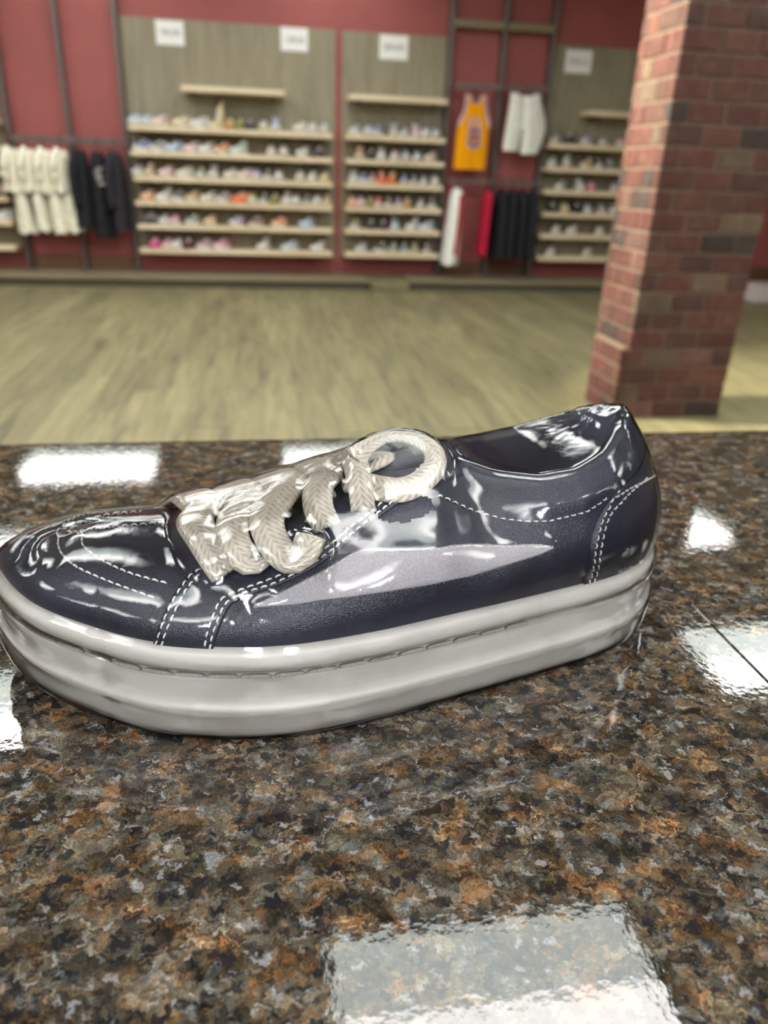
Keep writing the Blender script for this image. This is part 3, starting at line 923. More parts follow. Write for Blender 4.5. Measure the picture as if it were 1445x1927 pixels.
def hanging(name, x, zt, zb, wx, dy, mat, label, cat, group, seed, rz=0.0, lean=0.0, sleeves=False, extra=None, rail_z=None, fl=1.3):
    """garment hung side on: a folded tube of cloth with shoulders along y, on a hanger"""
    rnd = random.Random(seed)
    e = empty(name, (x, 8.955, zb), rz)
    tag(e, label, cat, group)
    H = zt - zb
    na, nr = 36, 16
    ph = [rnd.uniform(0, 6.28) for _ in range(4)]
    P = np.zeros((nr, na, 3))
    for i in range(nr):
        t = i / (nr - 1)
        sh = min(1.0, (1 - t) / .16) ** .5
        for j in range(na):
            a = 2 * math.pi * j / na
            fold = .22 * math.sin(3 * a + ph[0] + 1.5 * t) + .16 * math.sin(5 * a + ph[1] - 2 * t)
            w = wx * (.35 + .65 * sh) * (1 + (fl - 1) * (1 - t)) * (1 + fold * (1.1 - .6 * t))
            d = dy * (.55 + .45 * sh) * (1 + .08 * (1 - t))
            P[i, j] = (w * math.cos(a) - lean * (1 - t), d * math.sin(a) , H * t - (.05 * (abs(math.sin(a))) if i == nr - 1 else 0) + (.012 * math.sin(4 * a + ph[2]) if i == 0 else 0))
    body = grid_me('body', P, True, True, True)
    bm = bmesh.new(); bm.from_mesh(body); bm.verts.ensure_lookup_table()
    bm.faces.new([bm.verts[(nr - 1) * na + j] for j in range(na)])
    bmesh.ops.recalc_face_normals(bm, faces=bm.faces[:]); bm.to_mesh(body); bm.free()
    body.polygons.foreach_set('use_smooth', [True] * len(body.polygons))
    obj('body', body, mat, e)
    if sleeves:
        sw = wx * .75
        p = [(-lean * .1 - wx * .2, -dy * .72, H * .96), (-wx * .9, -dy * 1.05, H * .78), (-wx * 1.0 - lean * .3, -dy * 1.12, H * .52), (-wx * .8 - lean * .5, -dy * 1.1, H * .28)]
        pc = catmull(p, 12)
        V, F = tube_VF(pc, np.linspace(sw * .8, sw * .62, 12), 12)
        obj('sleeve', mesh('sleeve', V, F, True), mat, e)
    hz = (rail_z or zt + .05) - zb
    hk = [(0, 0, H - .01), (0, 0, hz - .01), (0, -.0, hz + .03), (0, .022, hz + .045), (0, .04, hz + .03)]
    V, F = tube_VF(catmull(hk, 14), .004, 6)
    obj('hanger', mesh('hanger', V, F, True), M['hanger'], e)
    if extra: extra(e, H, wx, dy)
    return e
gl = 'cream garments on the left rail'
cr_lab = ['leftmost cream garment on the left rail', 'second cream garment from the left on the left rail', 'third cream garment from the left on the left rail', 'cream garment hanging right next to the black ones']
for i, x in enumerate((-2.49, -2.33, -2.17, -2.015)):
    hanging('cream_garment', x, 1.325, .90 + .01 * (i % 2), .066, .16, CL['cream'], cr_lab[i] + ', upper piece', 'garment', gl, 10 + i, .12, .02, True, None, 1.405, 1.35)
for i, x in enumerate((-2.47, -2.30, -2.13, -1.985)):
    hanging('cream_trousers', x, .93, .50 + .02 * (i % 2), .070, .13, CL['cream'], 'cream trousers under the %s cream garment from the left' % ORD[i], 'trousers', 'cream trousers on the left rail', 30 + i, .1, -.03, False, None, .96, 1.1)
def white_print(e, H, wx, dy):
    V, F = [], []
    for k, (a, b, c, d) in enumerate(((-.03, .03, .66, .72), (-.045, .015, .73, .76), (-.01, .05, .60, .64), (-.02, .04, .77, .80))):
        q = len(V)
        V.extend([(a, -dy * 1.09 - .004, H * c), (b, -dy * 1.09 - .004, H * c), (b + .01, -dy * 1.09 - .004, H * d), (a + .01, -dy * 1.09 - .004, H * d)])
        F.append((q, q + 1, q + 2, q + 3))
    obj('chest_print', mesh('chest_print', V, F), SM['grey'], e)
bl = ['black garment next to the cream ones', 'black garment with a grey chest print', 'black garment nearest the widest shoe display']
for i, (x, zb) in enumerate(((-1.825, .56), (-1.65, .47), (-1.475, .55))):
    hanging('black_garment', x, 1.335, zb, .076, .165, CL['black' if i != 2 else 'black2'], bl[i], 'garment', 'black garments on the left rail', 50 + i, .1, .01, i != 1, white_print if i == 1 else None, 1.405, 1.15)
def stripes(e, H, wx, dy):
    for s, mt in ((-.25, 'red'),):
        p = [(-wx * .05, -dy * .95 - .02, H * .9), (-wx * .3, -dy * 1.16 - .02, H * .6), (-wx * .75, -dy * 1.2 - .02, H * .14)]
        c = catmull(p, 10)
        V = []
        for q in c: V.extend([q + np.array([-.020, 0, 0]), q + np.array([.020, -.002, 0])])
        F = [(2 * k, 2 * k + 1, 2 * k + 3, 2 * k + 2) for k in range(len(c) - 1)]
        obj('stripe', mesh('stripe', V, F), CL[mt], e)
hanging('striped_garment', 2.235, 1.10, .26, .066, .16, CL['white'], 'white garment with a red stripe under the gold jersey', 'garment', None, 60, .1, .05, False, stripes, 1.15, 1.2)
hanging('crimson_garment', 2.60, 1.09, .37, .040, .16, CL['crimson'], 'crimson garment between the striped and black garments', 'garment', None, 61, .05, .03, False, None, 1.15, 1.1)
for i, x in enumerate((2.77, 2.89, 3.01, 3.13)):
    hanging('black_garment', x, 1.095, .34 + .012 * (i % 2), .060, .16, CL['black'], 'black garment, %s from left under the white shorts' % ORD[i], 'garment', 'black garments on the lower right rail', 70 + i, .05, .0, False, None, 1.15, 1.15)

def sheet(name, rows, mat, parent, yfun, th=.03, nx=14):
    """front-facing cloth piece; rows = [(z, xl, xr)], closed front and back"""
    Pf, Pb = [], []
    for z, a, b in rows:
        xs = np.linspace(a, b, nx)
        s = np.linspace(-1, 1, nx)
        bow = th * np.sqrt(np.clip(1 - s ** 4, 0, 1))
        yv = np.array([yfun(x, z) for x in xs])
        Pf.append(np.column_stack([xs, yv - bow, np.full(nx, z)]))
        Pb.append(np.column_stack([xs, yv + bow * .3, np.full(nx, z)]))
    Pf, Pb = np.array(Pf), np.array(Pb)
    P = np.concatenate([Pf, Pb[:, ::-1]], 1)
    return obj(name, grid_me(name, P, True, True, False), mat, parent)
# gold jersey
jx, jz = 2.365, 1.277
je = empty('basketball_jersey', (jx, 8.955, jz), .0)
tag(je, 'gold sleeveless jersey with pale trim hanging on the upper rail', 'jersey')
yf = lambda x, z: .006 * math.sin(26 * x + 3 * z) + .004 * math.sin(60 * x)
rows = [(z, -.195 + .06 * z * .6, .178 + .02 * z) for z in np.linspace(0, .44, 8)]
rows += [(.49, -.150, .165), (.54, -.122, .142), (.59, -.105, .125), (.635, -.098, .115), (.652, -.096, .112)]
sheet('body', rows, CL['gold'], je, yf)
for s, (a, b, c, d) in (('l', (-.096, -.035, -.090, -.055)), ('r', (.050, .112, .066, .106))):
    sheet('strap', [(.648, a, b), (.69, a + .002, (b + d) / 2 if s == 'l' else b), (.735, c, d)], CL['gold'], je, yf, .02, 6)
for pts in ([(-.17, .42), (-.148, .49), (-.12, .54), (-.103, .59), (-.098, .65), (-.092, .735)], [(.187, .42), (.167, .49), (.144, .54), (.127, .59), (.116, .65), (.108, .735)]):
    c = catmull([(x, yf(x, z) - .012, z) for x, z in pts], 16)
    V, F = tube_VF(c, .017, 8)
    obj('armhole_trim', mesh('armhole_trim', V, F, True), CL['lilac'], je)
c = catmull([(x, -.024, z) for x, z in ((-.06, .735), (-.035, .675), (.008, .652), (.05, .675), (.068, .735))], 16)
V, F = tube_VF(c, .011, 8)
obj('neck_trim', mesh('neck_trim', V, F, True), CL['lilac'], je)
def text_mesh(txt, size):
    cu = bpy.data.curves.new('glyph', 'FONT')
    cu.body = txt; cu.size = size; cu.align_x = 'CENTER'; cu.align_y = 'CENTER'; cu.extrude = .001; cu.offset = size * .02
    to = bpy.data.objects.new('glyph', cu)
    COL.objects.link(to)
    dg = bpy.context.evaluated_depsgraph_get()
    me_ = bpy.data.meshes.new_from_object(to.evaluated_get(dg))
    bpy.data.objects.remove(to); bpy.data.curves.remove(cu)
    return me_
tm = text_mesh('8', .30)
obj('number_outline', tm, CL['lilac'], je, (.012, -.040, .31), (math.pi / 2, 0, 0), (1.15, 1.1, 1))
tm2 = tm.copy(); tm2.materials.clear()
obj('number', tm2, CL['violet'], je, (.012, -.043, .31), (math.pi / 2, 0, 0), (.92, .95, 1))
V, F = [], []
for k in range(6):
    a = -.075 + k * .028; q = len(V); zz = .475 - .012 * abs(k - 2.5)
    V.extend([(a, -.036, zz), (a + .018, -.036, zz), (a + .018, -.036, zz + .055), (a, -.036, zz + .055)]); F.append((q, q + 1, q + 2, q + 3))
obj('chest_lettering', mesh('chest_lettering', V, F), CL['lilac'], je)
V, F = tube_VF(catmull([(0, .02, .70), (0, .02, .775), (0, .03, .80), (0, .05, .815), (0, .075, .80)], 12), .004, 6)
obj('hanger_hook', mesh('hanger_hook', V, F, True), M['hanger'], je)
V, F = tube_VF(catmull([(-.09, 0, .725), (0, .015, .765), (.105, 0, .725)], 10), .008, 6)
obj('hanger_bar', mesh('hanger_bar', V, F, True), M['hanger'], je)
# white shorts
sx, sz = 2.93, 1.45
se = empty('shorts', (sx, 8.955, sz))
tag(se, 'white shorts clipped to the upper rail beside the gold jersey', 'shorts')
ysh = lambda x, z: .012 * math.sin(30 * x + 2) + .008 * math.sin(55 * x + 5 * z)
sheet('left_leg', [(.03, -.20, -.03), (.12, -.205, -.012), (.24, -.195, .008)], CL['white'], se, ysh, .04)
sheet('right_leg', [(.005, .0, .20), (.10, .004, .245), (.24, .006, .268)], CL['white'], se, ysh, .04)
sheet('seat', [(.235, -.195, .268), (.32, -.19, .265), (.44, -.18, .235), (.53, -.172, .205), (.575, -.165, .185)], CL['white'], se, ysh, .045, 20)
for s, x in ((0, -.12), (1, .135)):
    sheet('waist_peak', [(.57, x - .06, x + .06), (.60, x - .045, x + .05)], CL['white'], se, ysh, .02, 6)
V, F = tube_VF([(-.14, 0, .60), (.15, 0, .60)], .006, 6)
obj('hanger_bar', mesh('hanger_bar', V, F, True), M['hanger'], se)
V, F = tube_VF(catmull([(.0, .0, .60), (0, .01, .66), (0, .03, .69), (0, .06, .675)], 10), .004, 6)
obj('hanger_hook', mesh('hanger_hook', V, F, True), M['hanger'], se)

# ------------------------------------------------------------------ the wrapped sneaker
M['leather'] = leather('navy_leather', (.0135, .0143, .027))
M['leather2'] = leather('navy_overlay', (.013, .0138, .026))
M['thread'] = plain('white_thread', (.72, .70, .66), .8, .1, 400)
M['welt_thread'] = plain('grey_welt_thread', (.56, .53, .47), .8, .15, 900, 0, .3)
M['suede'] = suede()
M['lace'] = lace_mat()
M['rubber'] = rubber()
M['film'] = film_mat()
M['inner'] = plain('navy_lining', (.075, .080, .13), .6)
M['eyelet'] = plain('eyelet_hole', (.004, .004, .005), .5)
TH0 = math.radians(9.0)
SO = np.array([-.009, .287, COUNTER_Z + .0012])
shoe = empty('wrapped_sneaker', tuple(SO), TH0)
tag(shoe, 'navy leather low sneaker with beige laces shrink-wrapped in clear plastic', 'sneaker')
EU = np.array([-math.cos(TH0), -math.sin(TH0), 0]); EV = np.array([math.sin(TH0), -math.cos(TH0), 0]); EZ = np.array([0, 0, 1.0])
def world(P):
    P = np.asarray(P, float)
    return SO + P[..., 0:1] * EU + P[..., 1:2] * EV + P[..., 2:3] * EZ

NF = 720
form = ShoeForm(NF)
HEEL_S = np.argmin(form.B[:, 0]) / NF
# lookup grid for placing details on the near side of the upper
_s = np.linspace(0.0, HEEL_S + .02, 900)
_s = np.concatenate([np.linspace(-.1, 0, 120, endpoint=False), _s])
_t = np.linspace(0, 1, 240)
_S, _T = np.meshgrid(_s, _t, indexing='ij')
_PX = proj(world(form.at(_S, _T)))
def pick(pts):
    out = []
    for x, y in pts:
        d = (_PX[..., 0] - x) ** 2 + (_PX[..., 1] - y) ** 2
        k = np.unravel_index(np.argmin(d), d.shape)
        out.append((_S[k], _T[k]))
    return np.array(out)
def on(st, h=0.0):
    p = form.at(st[:, 0], st[:, 1])
    return p + form.nrm(st[:, 0], st[:, 1]) * (np.asarray(h)[..., None] if np.ndim(h) else h)

sole_o = obj('sole', sole_mesh(260, SOLE_PROF), M['rubber'], shoe)
up_o = obj('upper', upper_mesh(form, 420, 56), M['leather'], shoe)
li_o = obj('collar_roll', lining_mesh(form, 300, 'collar_roll', 0, 4), M['leather'], shoe)
obj('lining', lining_mesh(form, 300, 'lining', 3), M['inner'], shoe)

def patch(name, A, Bp, h, mat, na=60, nb=16, parent=shoe):
    """raised overlay between two edge lines given on the upper"""
    a = catmull(A, na); b = catmull(Bp, na)
    w = np.concatenate([[0, 0], np.linspace(.03, .97, nb), [1, 1]])
    hh = np.concatenate([[-.0006, h * .75], np.full(nb, h), [h * .75, -.0006]])
    ends = np.ones(na); ends[0] = ends[-1] = -.3
    P = np.zeros((na, len(w), 3))
    for j, (ww, h1) in enumerate(zip(w, hh)):
        st = a * (1 - ww) + b * ww
        P[:, j] = on(st, np.where(ends > 0, h1, -.0004))
    me_ = grid_me(name, to_local(P), False, True, False)
    return obj(name, me_, mat, parent)

def stitches(name, st, ln=.0026, gap=.0011, r=.00042, h=.0006, mat='thread', parent=shoe):
    d = catmull(st, 600)
    P = on(d, h)
    Nn = form.nrm(d[:, 0], d[:, 1])
    s = np.concatenate([[0], np.cumsum(np.linalg.norm(np.diff(P, axis=0), axis=1))])
    V, F = [], []
    q = 0.0
    while q + ln < s[-1]:
        qs = np.linspace(q, q + ln, 5)
        pp = np.stack([np.interp(qs, s, P[:, k]) for k in range(3)], -1)
        nn = np.stack([np.interp(qs, s, Nn[:, k]) for k in range(3)], -1)
        pp = pp + nn * (np.array([-.0008, .0001, .00025, .0001, -.0008]))[:, None]
        v, f = tube_VF(to_local(pp), [r * .8, r, r, r, r * .8], 6)
        k = len(V); V += v; F += [tuple(i + k for i in ff) for ff in f]
        q += ln + gap
    o = obj(name, mesh(name, V, F, True), M[mat], parent)
    o['kind'] = 'stuff'
    return o

# eyestay with its strap running down to the sole
L1 = [(286, 1222), (296, 1190), (308, 1160), (322, 1130), (338, 1104), (360, 1080), (392, 1066), (430, 1048), (480, 1022), (540, 985), (600, 945), (650, 905), (700, 862), (740, 840)]
L2 = [(400, 1236), (408, 1200), (420, 1166), (436, 1138), (470, 1121), (523, 1103), (562, 1085), (600, 1063), (640, 1035), (672, 1008), (702, 984), (736, 958), (775, 925), (822, 880)]
pL1, pL2 = pick(L1), pick(L2)
patch('eyestay', pL1, pL2, .0011, M['leather2'], 90, 26)
# heel counter wrapping round the back
H1 = [(1093, 1112), (1103, 1072), (1109, 1030), (1118, 988), (1134, 955), (1162, 924), (1198, 890)]
pH = pick(H1)
pH2 = np.column_stack([np.full(len(pH), 2 * HEEL_S) - pH[:, 0], pH[:, 1]])
patch('heel_counter', pH, pH2, .0011, M['leather2'], 50, 60)
# pale suede slash
SA = [(476, 1142), (500, 1130), (540, 1110), (580, 1090), (625, 1065), (660, 1044), (690, 1035), (750, 1033), (840, 1028), (936, 1026), (1005, 1024), (1041, 1028)]
SB = [(476, 1144), (500, 1143), (560, 1137), (607, 1130), (660, 1123), (701, 1116), (760, 1108), (825, 1096), (889, 1082), (960, 1061), (1010, 1045), (1041, 1030)]
slash = patch('suede_slash', pick(SA), pick(SB), .0016, M['suede'], 90, 14)
slash['label'] = 'pale grey suede slash'
fz = random.Random(3)
V, F = [], []
for edge in (SA, SB):
    d = catmull(pick(edge), 420)
    P = on(d, .0013); Nn = form.nrm(d[:, 0], d[:, 1])
    for k in range(2, 418):
        a = P[k]; dr = np.array([fz.uniform(-1, 1), fz.uniform(-1, 1), fz.uniform(-1, 1)]); dr = dr / np.linalg.norm(dr) * .0009 + Nn[k] * .0005
        q = len(V); V += [a, a + (P[k + 1] - P[k]) * .4, a + dr]; F.append((q, q + 1, q + 2))
o = obj('fuzz', mesh('fuzz', to_local(np.array(V)), F), M['suede'], slash); o['kind'] = 'stuff'

# stitch lines
ARC1 = [(225, 966), (190, 967), (150, 973), (124, 987), (110, 1010), (118, 1044), (150, 1070), (199, 1092), (248, 1110), (300, 1128)]
ARC2 = [(310, 967), (240, 967), (199, 970), (166, 981), (151, 1003), (157, 1028), (190, 1054), (239, 1077), (288, 1092), (328, 1102)]
stitches('toe_stitching', pick(ARC1)); stitches('toe_stitching', pick(ARC2))
sh = lambda L, dx, dy: [(x + dx, y + dy) for x, y in L]
stitches('eyestay_stitching', pick(sh(L1[:7], 6, 1)), h=.0014); stitches('eyestay_stitching', pick(sh(L1[:6], 17, 4)), h=.0014)
stitches('eyestay_stitching', pick(sh(L2, -7, -3)), h=.0014); stitches('eyestay_stitching', pick(sh(L2, -16, -9)), h=.0014)
stitches('heel_stitching', pick(sh(H1, 8, 2)), h=.0014); stitches('heel_stitching', pick(sh(H1, 17, 5)), h=.0014)
COLL = [(823, 934), (880, 958), (936, 974), (993, 981), (1045, 977), (1087, 967), (1125, 948), (1148, 930)]
stitches('collar_stitching', pick(COLL), .0024, .0012, .00036)
stitches('slash_stitching', pick([(x, y + 5) for x, y in SA[2:]]), .002, .001, .0003, .0017, 'welt_thread')

# welt stitches along the sole groove
PO, NO = outline(720, -.0003)
zz = .0300 + lift(PO[:, 0]) * .81
W3 = np.column_stack([PO, zz])
sel = np.concatenate([np.arange(690, 720), np.arange(0, 720)])
W3 = W3[sel]
cut = [i for i in range(len(W3)) if not (i > 200 and W3[i, 0] < -.117)]
cut = [i for i in cut if i < 420]
W3 = W3[cut]
ds = np.concatenate([[0], np.cumsum(np.linalg.norm(np.diff(W3, axis=0), axis=1))])
q = 0.0
while q + .0118 < ds[-1]:
    qs = np.linspace(q, q + .0120, 9)
    pp = np.stack([np.interp(qs, ds, W3[:, k]) for k in range(3)], -1)
    pp[0, 2] -= .0005; pp[-1, 2] -= .0005
    rr = .00085 * np.array([.5, .9, 1, 1.05, 1, 1.05, 1, .9, .5])
    V, F = tube_VF(to_local(pp), rr, 6)
    obj('stitch', mesh('stitch', V, F, True), M['welt_thread'], sole_o)
    q += .0126

# tongue
rows = []
for k, uu in enumerate(np.linspace(-.045, -.097, 10)):
    zc = np.interp(uu, [-.097, -.085, -.065, -.045], [.0945, .0945, .0905, .0845])
    r = []
    for a in np.linspace(-1, 1, 13):
        wv = .021 * (1 - .25 * (k / 9) ** 3)
        r.append((uu - .003 * a * a, -.003 + a * wv, zc - .008 * a * a - (.006 if k == 9 else 0)))
    rows.append(r)
tg = obj('tongue', grid_me('tongue', to_local(np.array(rows)), False, True, True), M['leather'], shoe)
so = tg.modifiers.new('solid', 'SOLIDIFY'); so.thickness = .004; so.offset = -1
# dark eyelet in the eyestay
ey = pick([(742, 874), (700, 905)])
for st in ey:
    p = on(np.array([st]), .0013)[0]; nn = form.nrm(st[0], st[1])
    a = np.cross(nn, [0, 0, 1.0]); a /= np.linalg.norm(a); b = np.cross(nn, a)
    V = [p + .0021 * (math.cos(x) * a + math.sin(x) * b) for x in np.linspace(0, 2 * math.pi, 17)[:-1]] + [p + nn * .0002]
    obj('eyelet', mesh('eyelet', to_local(np.array(V)), [(i, (i + 1) % 16, 16) for i in range(16)]), M['eyelet'], shoe)

# laces
def ribbon(name, P, Nn, width, th, parent=shoe, taper=None):
    P = np.asarray(P); n = len(P)
    T = np.gradient(P, axis=0); T /= np.linalg.norm(T, axis=1)[:, None]
    Nn = Nn - (Nn * T).sum(1)[:, None] * T; Nn /= np.linalg.norm(Nn, axis=1)[:, None]
    Bn = np.cross(T, Nn)
    prof = []
    for a in np.linspace(0, 2 * math.pi, 21)[:-1]:
        c, s = math.cos(a), math.sin(a)
        prof.append((math.copysign(abs(c) ** .45, c) * .5, math.copysign(abs(s) ** .7, s) * .5))
    G_ = np.zeros((n, 20, 3)); ss = np.concatenate([[0], np.cumsum(np.linalg.norm(np.diff(P, axis=0), axis=1))])
    for i in range(n):
        w = width * (taper[i] if taper is not None else 1)
        for j, (x, y) in enumerate(prof):
            G_[i, j] = P[i] + Bn[i] * x * w + Nn[i] * y * th
    me_ = grid_me(name, to_local(G_), True, True, False)
    bm = bmesh.new(); bm.from_mesh(me_); bm.verts.ensure_lookup_table()
    bm.faces.new([bm.verts[j] for j in range(20)]); bm.faces.new([bm.verts[(n - 1) * 20 + j] for j in range(20)][::-1])
    bmesh.ops.recalc_face_normals(bm, faces=bm.faces[:])
    uvl = bm.loops.layers.uv.new('UVMap')
    for f_ in bm.faces:
        for lp in f_.loops:
            i, j = divmod(lp.vert.index, 20)
            lp[uvl].uv = (ss[i], prof[j][0] * width)
    bm.to_mesh(me_); bm.free()
    me_.polygons.foreach_set('use_smooth', [True] * len(me_.polygons))
    return obj(name, me_, M['lace'], parent)

def far_s(u_spine):
    k = np.arange(int(NF * HEEL_S) + 4, NF)
    return k[np.argmin(np.abs(form.R[k, 0] - u_spine))] / NF
def near_s(u_spine):
    k = np.arange(0, int(NF * HEEL_S))
    return k[np.argmin(np.abs(form.R[k, 0] - u_spine))] / NF

def lace_bar(name, us, near_px, hs, far_u, width=.0178, th=.0034, n=70, top=.0055):
    """from the near end over the instep ridge down to the far eyelets"""
    st = list(pick(near_px)); pts = [on(np.array([a]), h)[0] for a, h in zip(st, hs)]
    nr = [form.nrm(a[0], a[1]) for a in st]
    s0 = near_s(us)
    tlast = st[-1][1]
    for t in (.92, .985):
        if t > tlast + .06:
            pts.append(form.at(s0, t) + form.nrm(np.array(s0), np.array(t)) * top); nr.append(form.nrm(np.array(s0), np.array(t)))
    s1 = far_s(us)
    for t in (.97, .9, .78, .62):
        s_ = s1 + (far_s(far_u) - s1) * (1 - t) / .4
        pts.append(form.at(s_, t) + form.nrm(np.array(s_), np.array(t)) * (top if t > .7 else .002)); nr.append(form.nrm(np.array(s_), np.array(t)))
    c = catmull(np.column_stack([pts, nr]), n)
    return ribbon(name, c[:, :3], c[:, 3:], width, th, taper=np.interp(np.linspace(0, 1, n), [0, .25, .55, 1], [.66, .72, 1, 1]))

lace_bar('lace', .016, [(428, 1088), (408, 1064), (386, 1030), (374, 1000)], [.0025, .005, .0062, .006], .022)
lace_bar('lace', -.001, [(492, 1060), (474, 1072), (453, 1048), (449, 1010), (462, 975)], [.004, .0055, .0075, .0075, .006], .004)
lace_bar('lace', -.019, [(588, 1036), (574, 1060), (548, 1068), (522, 1046), (512, 1008), (530, 966)], [.010, .0085, .0065, .0075, .0085, .0065], -.014)
lace_bar('lace', -.036, [(616, 1000), (603, 975), (606, 945), (622, 922)], [.0025, .006, .0075, .006], -.031)
lace_bar('lace', -.052, [(684, 968), (682, 935), (676, 900), (668, 868)], [.003, .0075, .009, .008], -.047, .0150)
# under-crossings that fill the instep between the bars
for a, b_ in ((.006, -.010), (-.012, -.028), (-.030, -.045), (-.046, -.060)):
    sN, sF = near_s(a), far_s(b_)
    pts, nr = [], []
    for t in (.86, .92, .98):
        pts.append(form.at(sN, t) + form.nrm(np.array(sN), np.array(t)) * .0022); nr.append(form.nrm(np.array(sN), np.array(t)))
    for t in (.98, .92, .82, .7):
        pts.append(form.at(sF, t) + form.nrm(np.array(sF), np.array(t)) * .0022); nr.append(form.nrm(np.array(sF), np.array(t)))
    c = catmull(np.column_stack([pts, nr]), 40)
    ribbon('lace', c[:, :3], c[:, 3:], .013, .003)
# bow loop standing at the throat
LP = [(692, 914), (720, 920), (755, 922), (790, 908), (817, 880), (815, 850), (792, 831), (758, 822), (724, 824), (693, 840), (668, 862)]
LT = [1, 1, .95, .9, .85, .78, .62, .42, .42, .6, .95]
hh = [.008] * len(LP)
st = pick(LP)
vec = np.column_stack([on(st, np.array(hh)), form.nrm(st[:, 0], st[:, 1])])
def px_point(px, py, P_near, back=0.0):
    """point on the sight line nearest a known point, so that the loop can leave the surface"""
    d = ray(px, py); Pw = world(P_near); k = ((Pw - CAM) @ d) + back
    q = CAM + d * k - SO
    return np.array([q @ EU, q @ EV, q[2]])
anchor = on(pick([(740, 880)]), .012)[0]
N_loop = np.array([.05, .62, .78]); N_loop /= np.linalg.norm(N_loop)
lp3 = np.array([px_point(x, y, anchor) for x, y in LP])
# slide every loop point along its sight line into the tilted plane of the loop
out = []
for x, y in LP:
    d = ray(x, y); dl = np.array([d @ EU, d @ EV, d[2]]); cl = CAM - SO; c0 = np.array([cl @ EU, cl @ EV, cl[2]])
    k = ((anchor - c0) @ N_loop) / (dl @ N_loop)
    out.append(c0 + dl * k)
lp3 = np.array(out)
c = catmull(lp3, 110)
cen = c.mean(0)
ribbon('lace_loop', c, np.tile(N_loop, (110, 1)), .0118, .0028, taper=np.interp(np.linspace(0, len(LT) - 1, 110), np.arange(len(LT)), LT))

# ------------------------------------------------------------------ shrink film
bpy.context.view_layer.update()
dg = bpy.context.evaluated_depsgraph_get()
VV, FF = [], []
for ch in shoe.children:
    if 'stitching' in ch.name or 'eyelet' in ch.name: continue
    ev = ch.evaluated_get(dg); me_ = ev.to_mesh()
    k = len(VV)
    VV += [tuple(v.co) for v in me_.vertices]
    FF += [tuple(i + k for i in p.vertices) for p in me_.polygons]
    ev.to_mesh_clear()
bvh = BVHTree.FromPolygons(VV, FF)
A0, A1 = -.165, .062      # axis ends (u)
NA, NCAP, NTH = 190, 34, 300
ths = np.linspace(0, 2 * math.pi, NTH, endpoint=False)
prm = []
for i in range(NCAP): prm.append((A0, -math.pi / 2 * (1 - i / NCAP)))
for i in range(NA): prm.append((A0 + (A1 - A0) * i / (NA - 1), 0.0))
for i in range(1, NCAP + 1): prm.append((A1, math.pi / 2 * i / NCAP))
NR = len(prm)
def axis_pt(u):
    return np.array([u, np.interp(u, [-.2, -.02, .03, .08], [-.006, -.002, -.008, -.020]), np.interp(u, [-.17, -.08, .06], [.040, .040, .032])])
R = np.zeros((NR, NTH)); A = np.zeros((NR, 3)); D = np.zeros((NR, NTH, 3))
for i, (u, al) in enumerate(prm):
    a = axis_pt(u); A[i] = a
    for j, th in enumerate(ths):
        d = np.array([math.sin(al), math.cos(al) * math.sin(th), math.cos(al) * math.cos(th)])
        D[i, j] = d
        o_ = a + d * .25
        hit = bvh.ray_cast(Vector((-o_[0], -o_[1], o_[2])), Vector((d[0], d[1], -d[2])), .25)
        R[i, j] = .25 - hit[3] if hit[0] is not None else .02
R0 = R.copy()
def hull_r(r):
    """radius of the convex hull of a closed slice"""
    x, y = r * np.sin(ths), r * np.cos(ths)
    P = sorted(zip(x, y))
    def half(pts):
        h = []
        for p in pts:
            while len(h) > 1 and (h[-1][0] - h[-2][0]) * (p[1] - h[-2][1]) - (h[-1][1] - h[-2][1]) * (p[0] - h[-2][0]) <= 0: h.pop()
            h.append(p)
        return h
    H_ = np.array(half(P)[:-1] + half(P[::-1])[:-1])
    E_ = np.roll(H_, -1, 0) - H_
    nx, ny = E_[:, 1], -E_[:, 0]
    ln = np.hypot(nx, ny) + 1e-12; nx /= ln; ny /= ln
    dd = H_[:, 0] * nx + H_[:, 1] * ny
    cs = np.sin(ths)[:, None] * nx + np.cos(ths)[:, None] * ny
    q = np.where(cs > 1e-6, dd / np.maximum(cs, 1e-6), 1e9)
    return q.min(1)
up = np.clip((np.cos(ths) - .25) / .35, 0, 1)
for i, (u, al) in enumerate(prm):
    h = hull_r(R0[i])
    wv = .45 + np.interp(u, [-.2, -.08, -.06, .025, .045], [.55, .55, .5, .5, 0.]) * up
    R[i] = R0[i] + (h - R0[i]) * wv
def smooth(A_, k, n):
    for _ in range(n):
        B_ = (np.roll(A_, 1, 1) + A_ * 2 + np.roll(A_, -1, 1)) / 4
        C_ = B_.copy(); C_[1:-1] = (B_[:-2] + 2 * B_[1:-1] + B_[2:]) / 4
        A_ = C_
    return A_
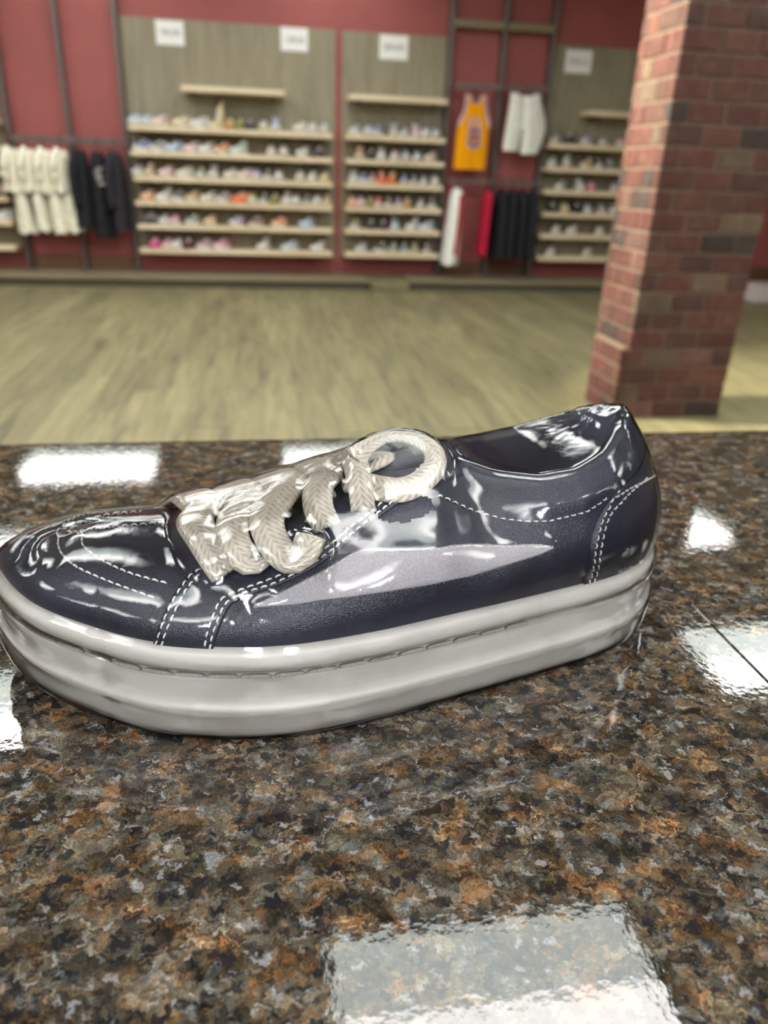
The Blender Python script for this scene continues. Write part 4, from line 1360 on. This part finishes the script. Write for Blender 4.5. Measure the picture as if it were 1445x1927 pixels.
# the film bridges the gaps between the laces lengthwise
def slide(A_, k, f):
    P_ = np.pad(A_, ((k, k), (0, 0)), 'edge')
    return f(np.stack([P_[i:i + len(A_)] for i in range(2 * k + 1)]), axis=0)
Cl = slide(slide(R, 9, np.max), 9, np.min)
zone = np.array([1.0 if -.075 < u < .035 and al == 0 else 0.0 for u, al in prm])
zone = np.convolve(np.pad(zone, 6, 'edge'), np.ones(13) / 13, 'valid')
R = R + (Cl - R) * zone[:, None] * np.clip((np.cos(ths) - .1) / .3, 0, 1)[None, :] * .8
for _ in range(6):
    R = smooth(R, 1, 2)
    R = np.maximum(R, R0 + .0005)
R = smooth(R, 1, 1)
R = np.maximum(R, R0 + .0003) + .0012
FP = A[:, None, :] + D * R[..., None]
# wrinkles gathered at the toe and over the heel
wr = np.zeros((NR, NTH))
hc = np.array([-.168, -.010, .103]); tc = np.array([.09, -.012, .055])
dh = np.linalg.norm(FP - hc, axis=2); dt = np.linalg.norm(FP - tc, axis=2)
mh = np.exp(-(dh / .017) ** 2); mt = np.exp(-(dt / .022) ** 2)
lo = np.exp(-((FP[..., 0] - .01) / .05) ** 2) * np.clip((FP[..., 2] - .06) / .02, 0, 1)
for i in range(NR):
    for j in range(NTH):
        p = FP[i, j]
        w_ = .00012 * noise.noise(Vector(p * 55))
        if mh[i, j] > .02:
            ang = math.atan2(p[1] - hc[1], p[0] - hc[0])
            w_ += mh[i, j] * (.0011 * (1 - abs(noise.noise(Vector((ang * 3.2, dh[i, j] * 60, 3.0))) * 2)) - .0003)
        if mt[i, j] > .02:
            w_ += mt[i, j] * .0006 * (1 - abs(noise.noise(Vector((p[0] * 110, p[1] * 70, p[2] * 170))) * 2.2))
        if lo[i, j] > .02:
            w_ += lo[i, j] * .0005 * noise.noise(Vector((p[0] * 25, p[1] * 120, 7.0)))
        wr[i, j] = w_
FP = FP + D * wr[..., None]
FP[..., 2] = np.maximum(FP[..., 2], -.0009)
V = FP.reshape(-1, 3)
F = []
# a torn opening under the bow
Q = proj(world(V)).reshape(NR, NTH, 2)
vis = (np.sin(ths) > .15)
ex, ey_ = (Q[..., 0] - 761), (Q[..., 1] - 957)
ca, sa = math.cos(-.22), math.sin(-.22)
in_hole = (((ex * ca + ey_ * sa) / 57) ** 2 + ((-ex * sa + ey_ * ca) / 27) ** 2 < 1) & vis[None, :]
for i in range(NR - 1):
    for j in range(NTH):
        j2 = (j + 1) % NTH
        if in_hole[i, j] and in_hole[i + 1, j2]: continue
        F.append((i * NTH + j, (i + 1) * NTH + j, (i + 1) * NTH + j2, i * NTH + j2))
fo = obj('plastic_wrap', mesh('plastic_wrap', to_local(V), F, True), M['film'], shoe)
fo['label'] = 'clear glossy shrink-wrap film'
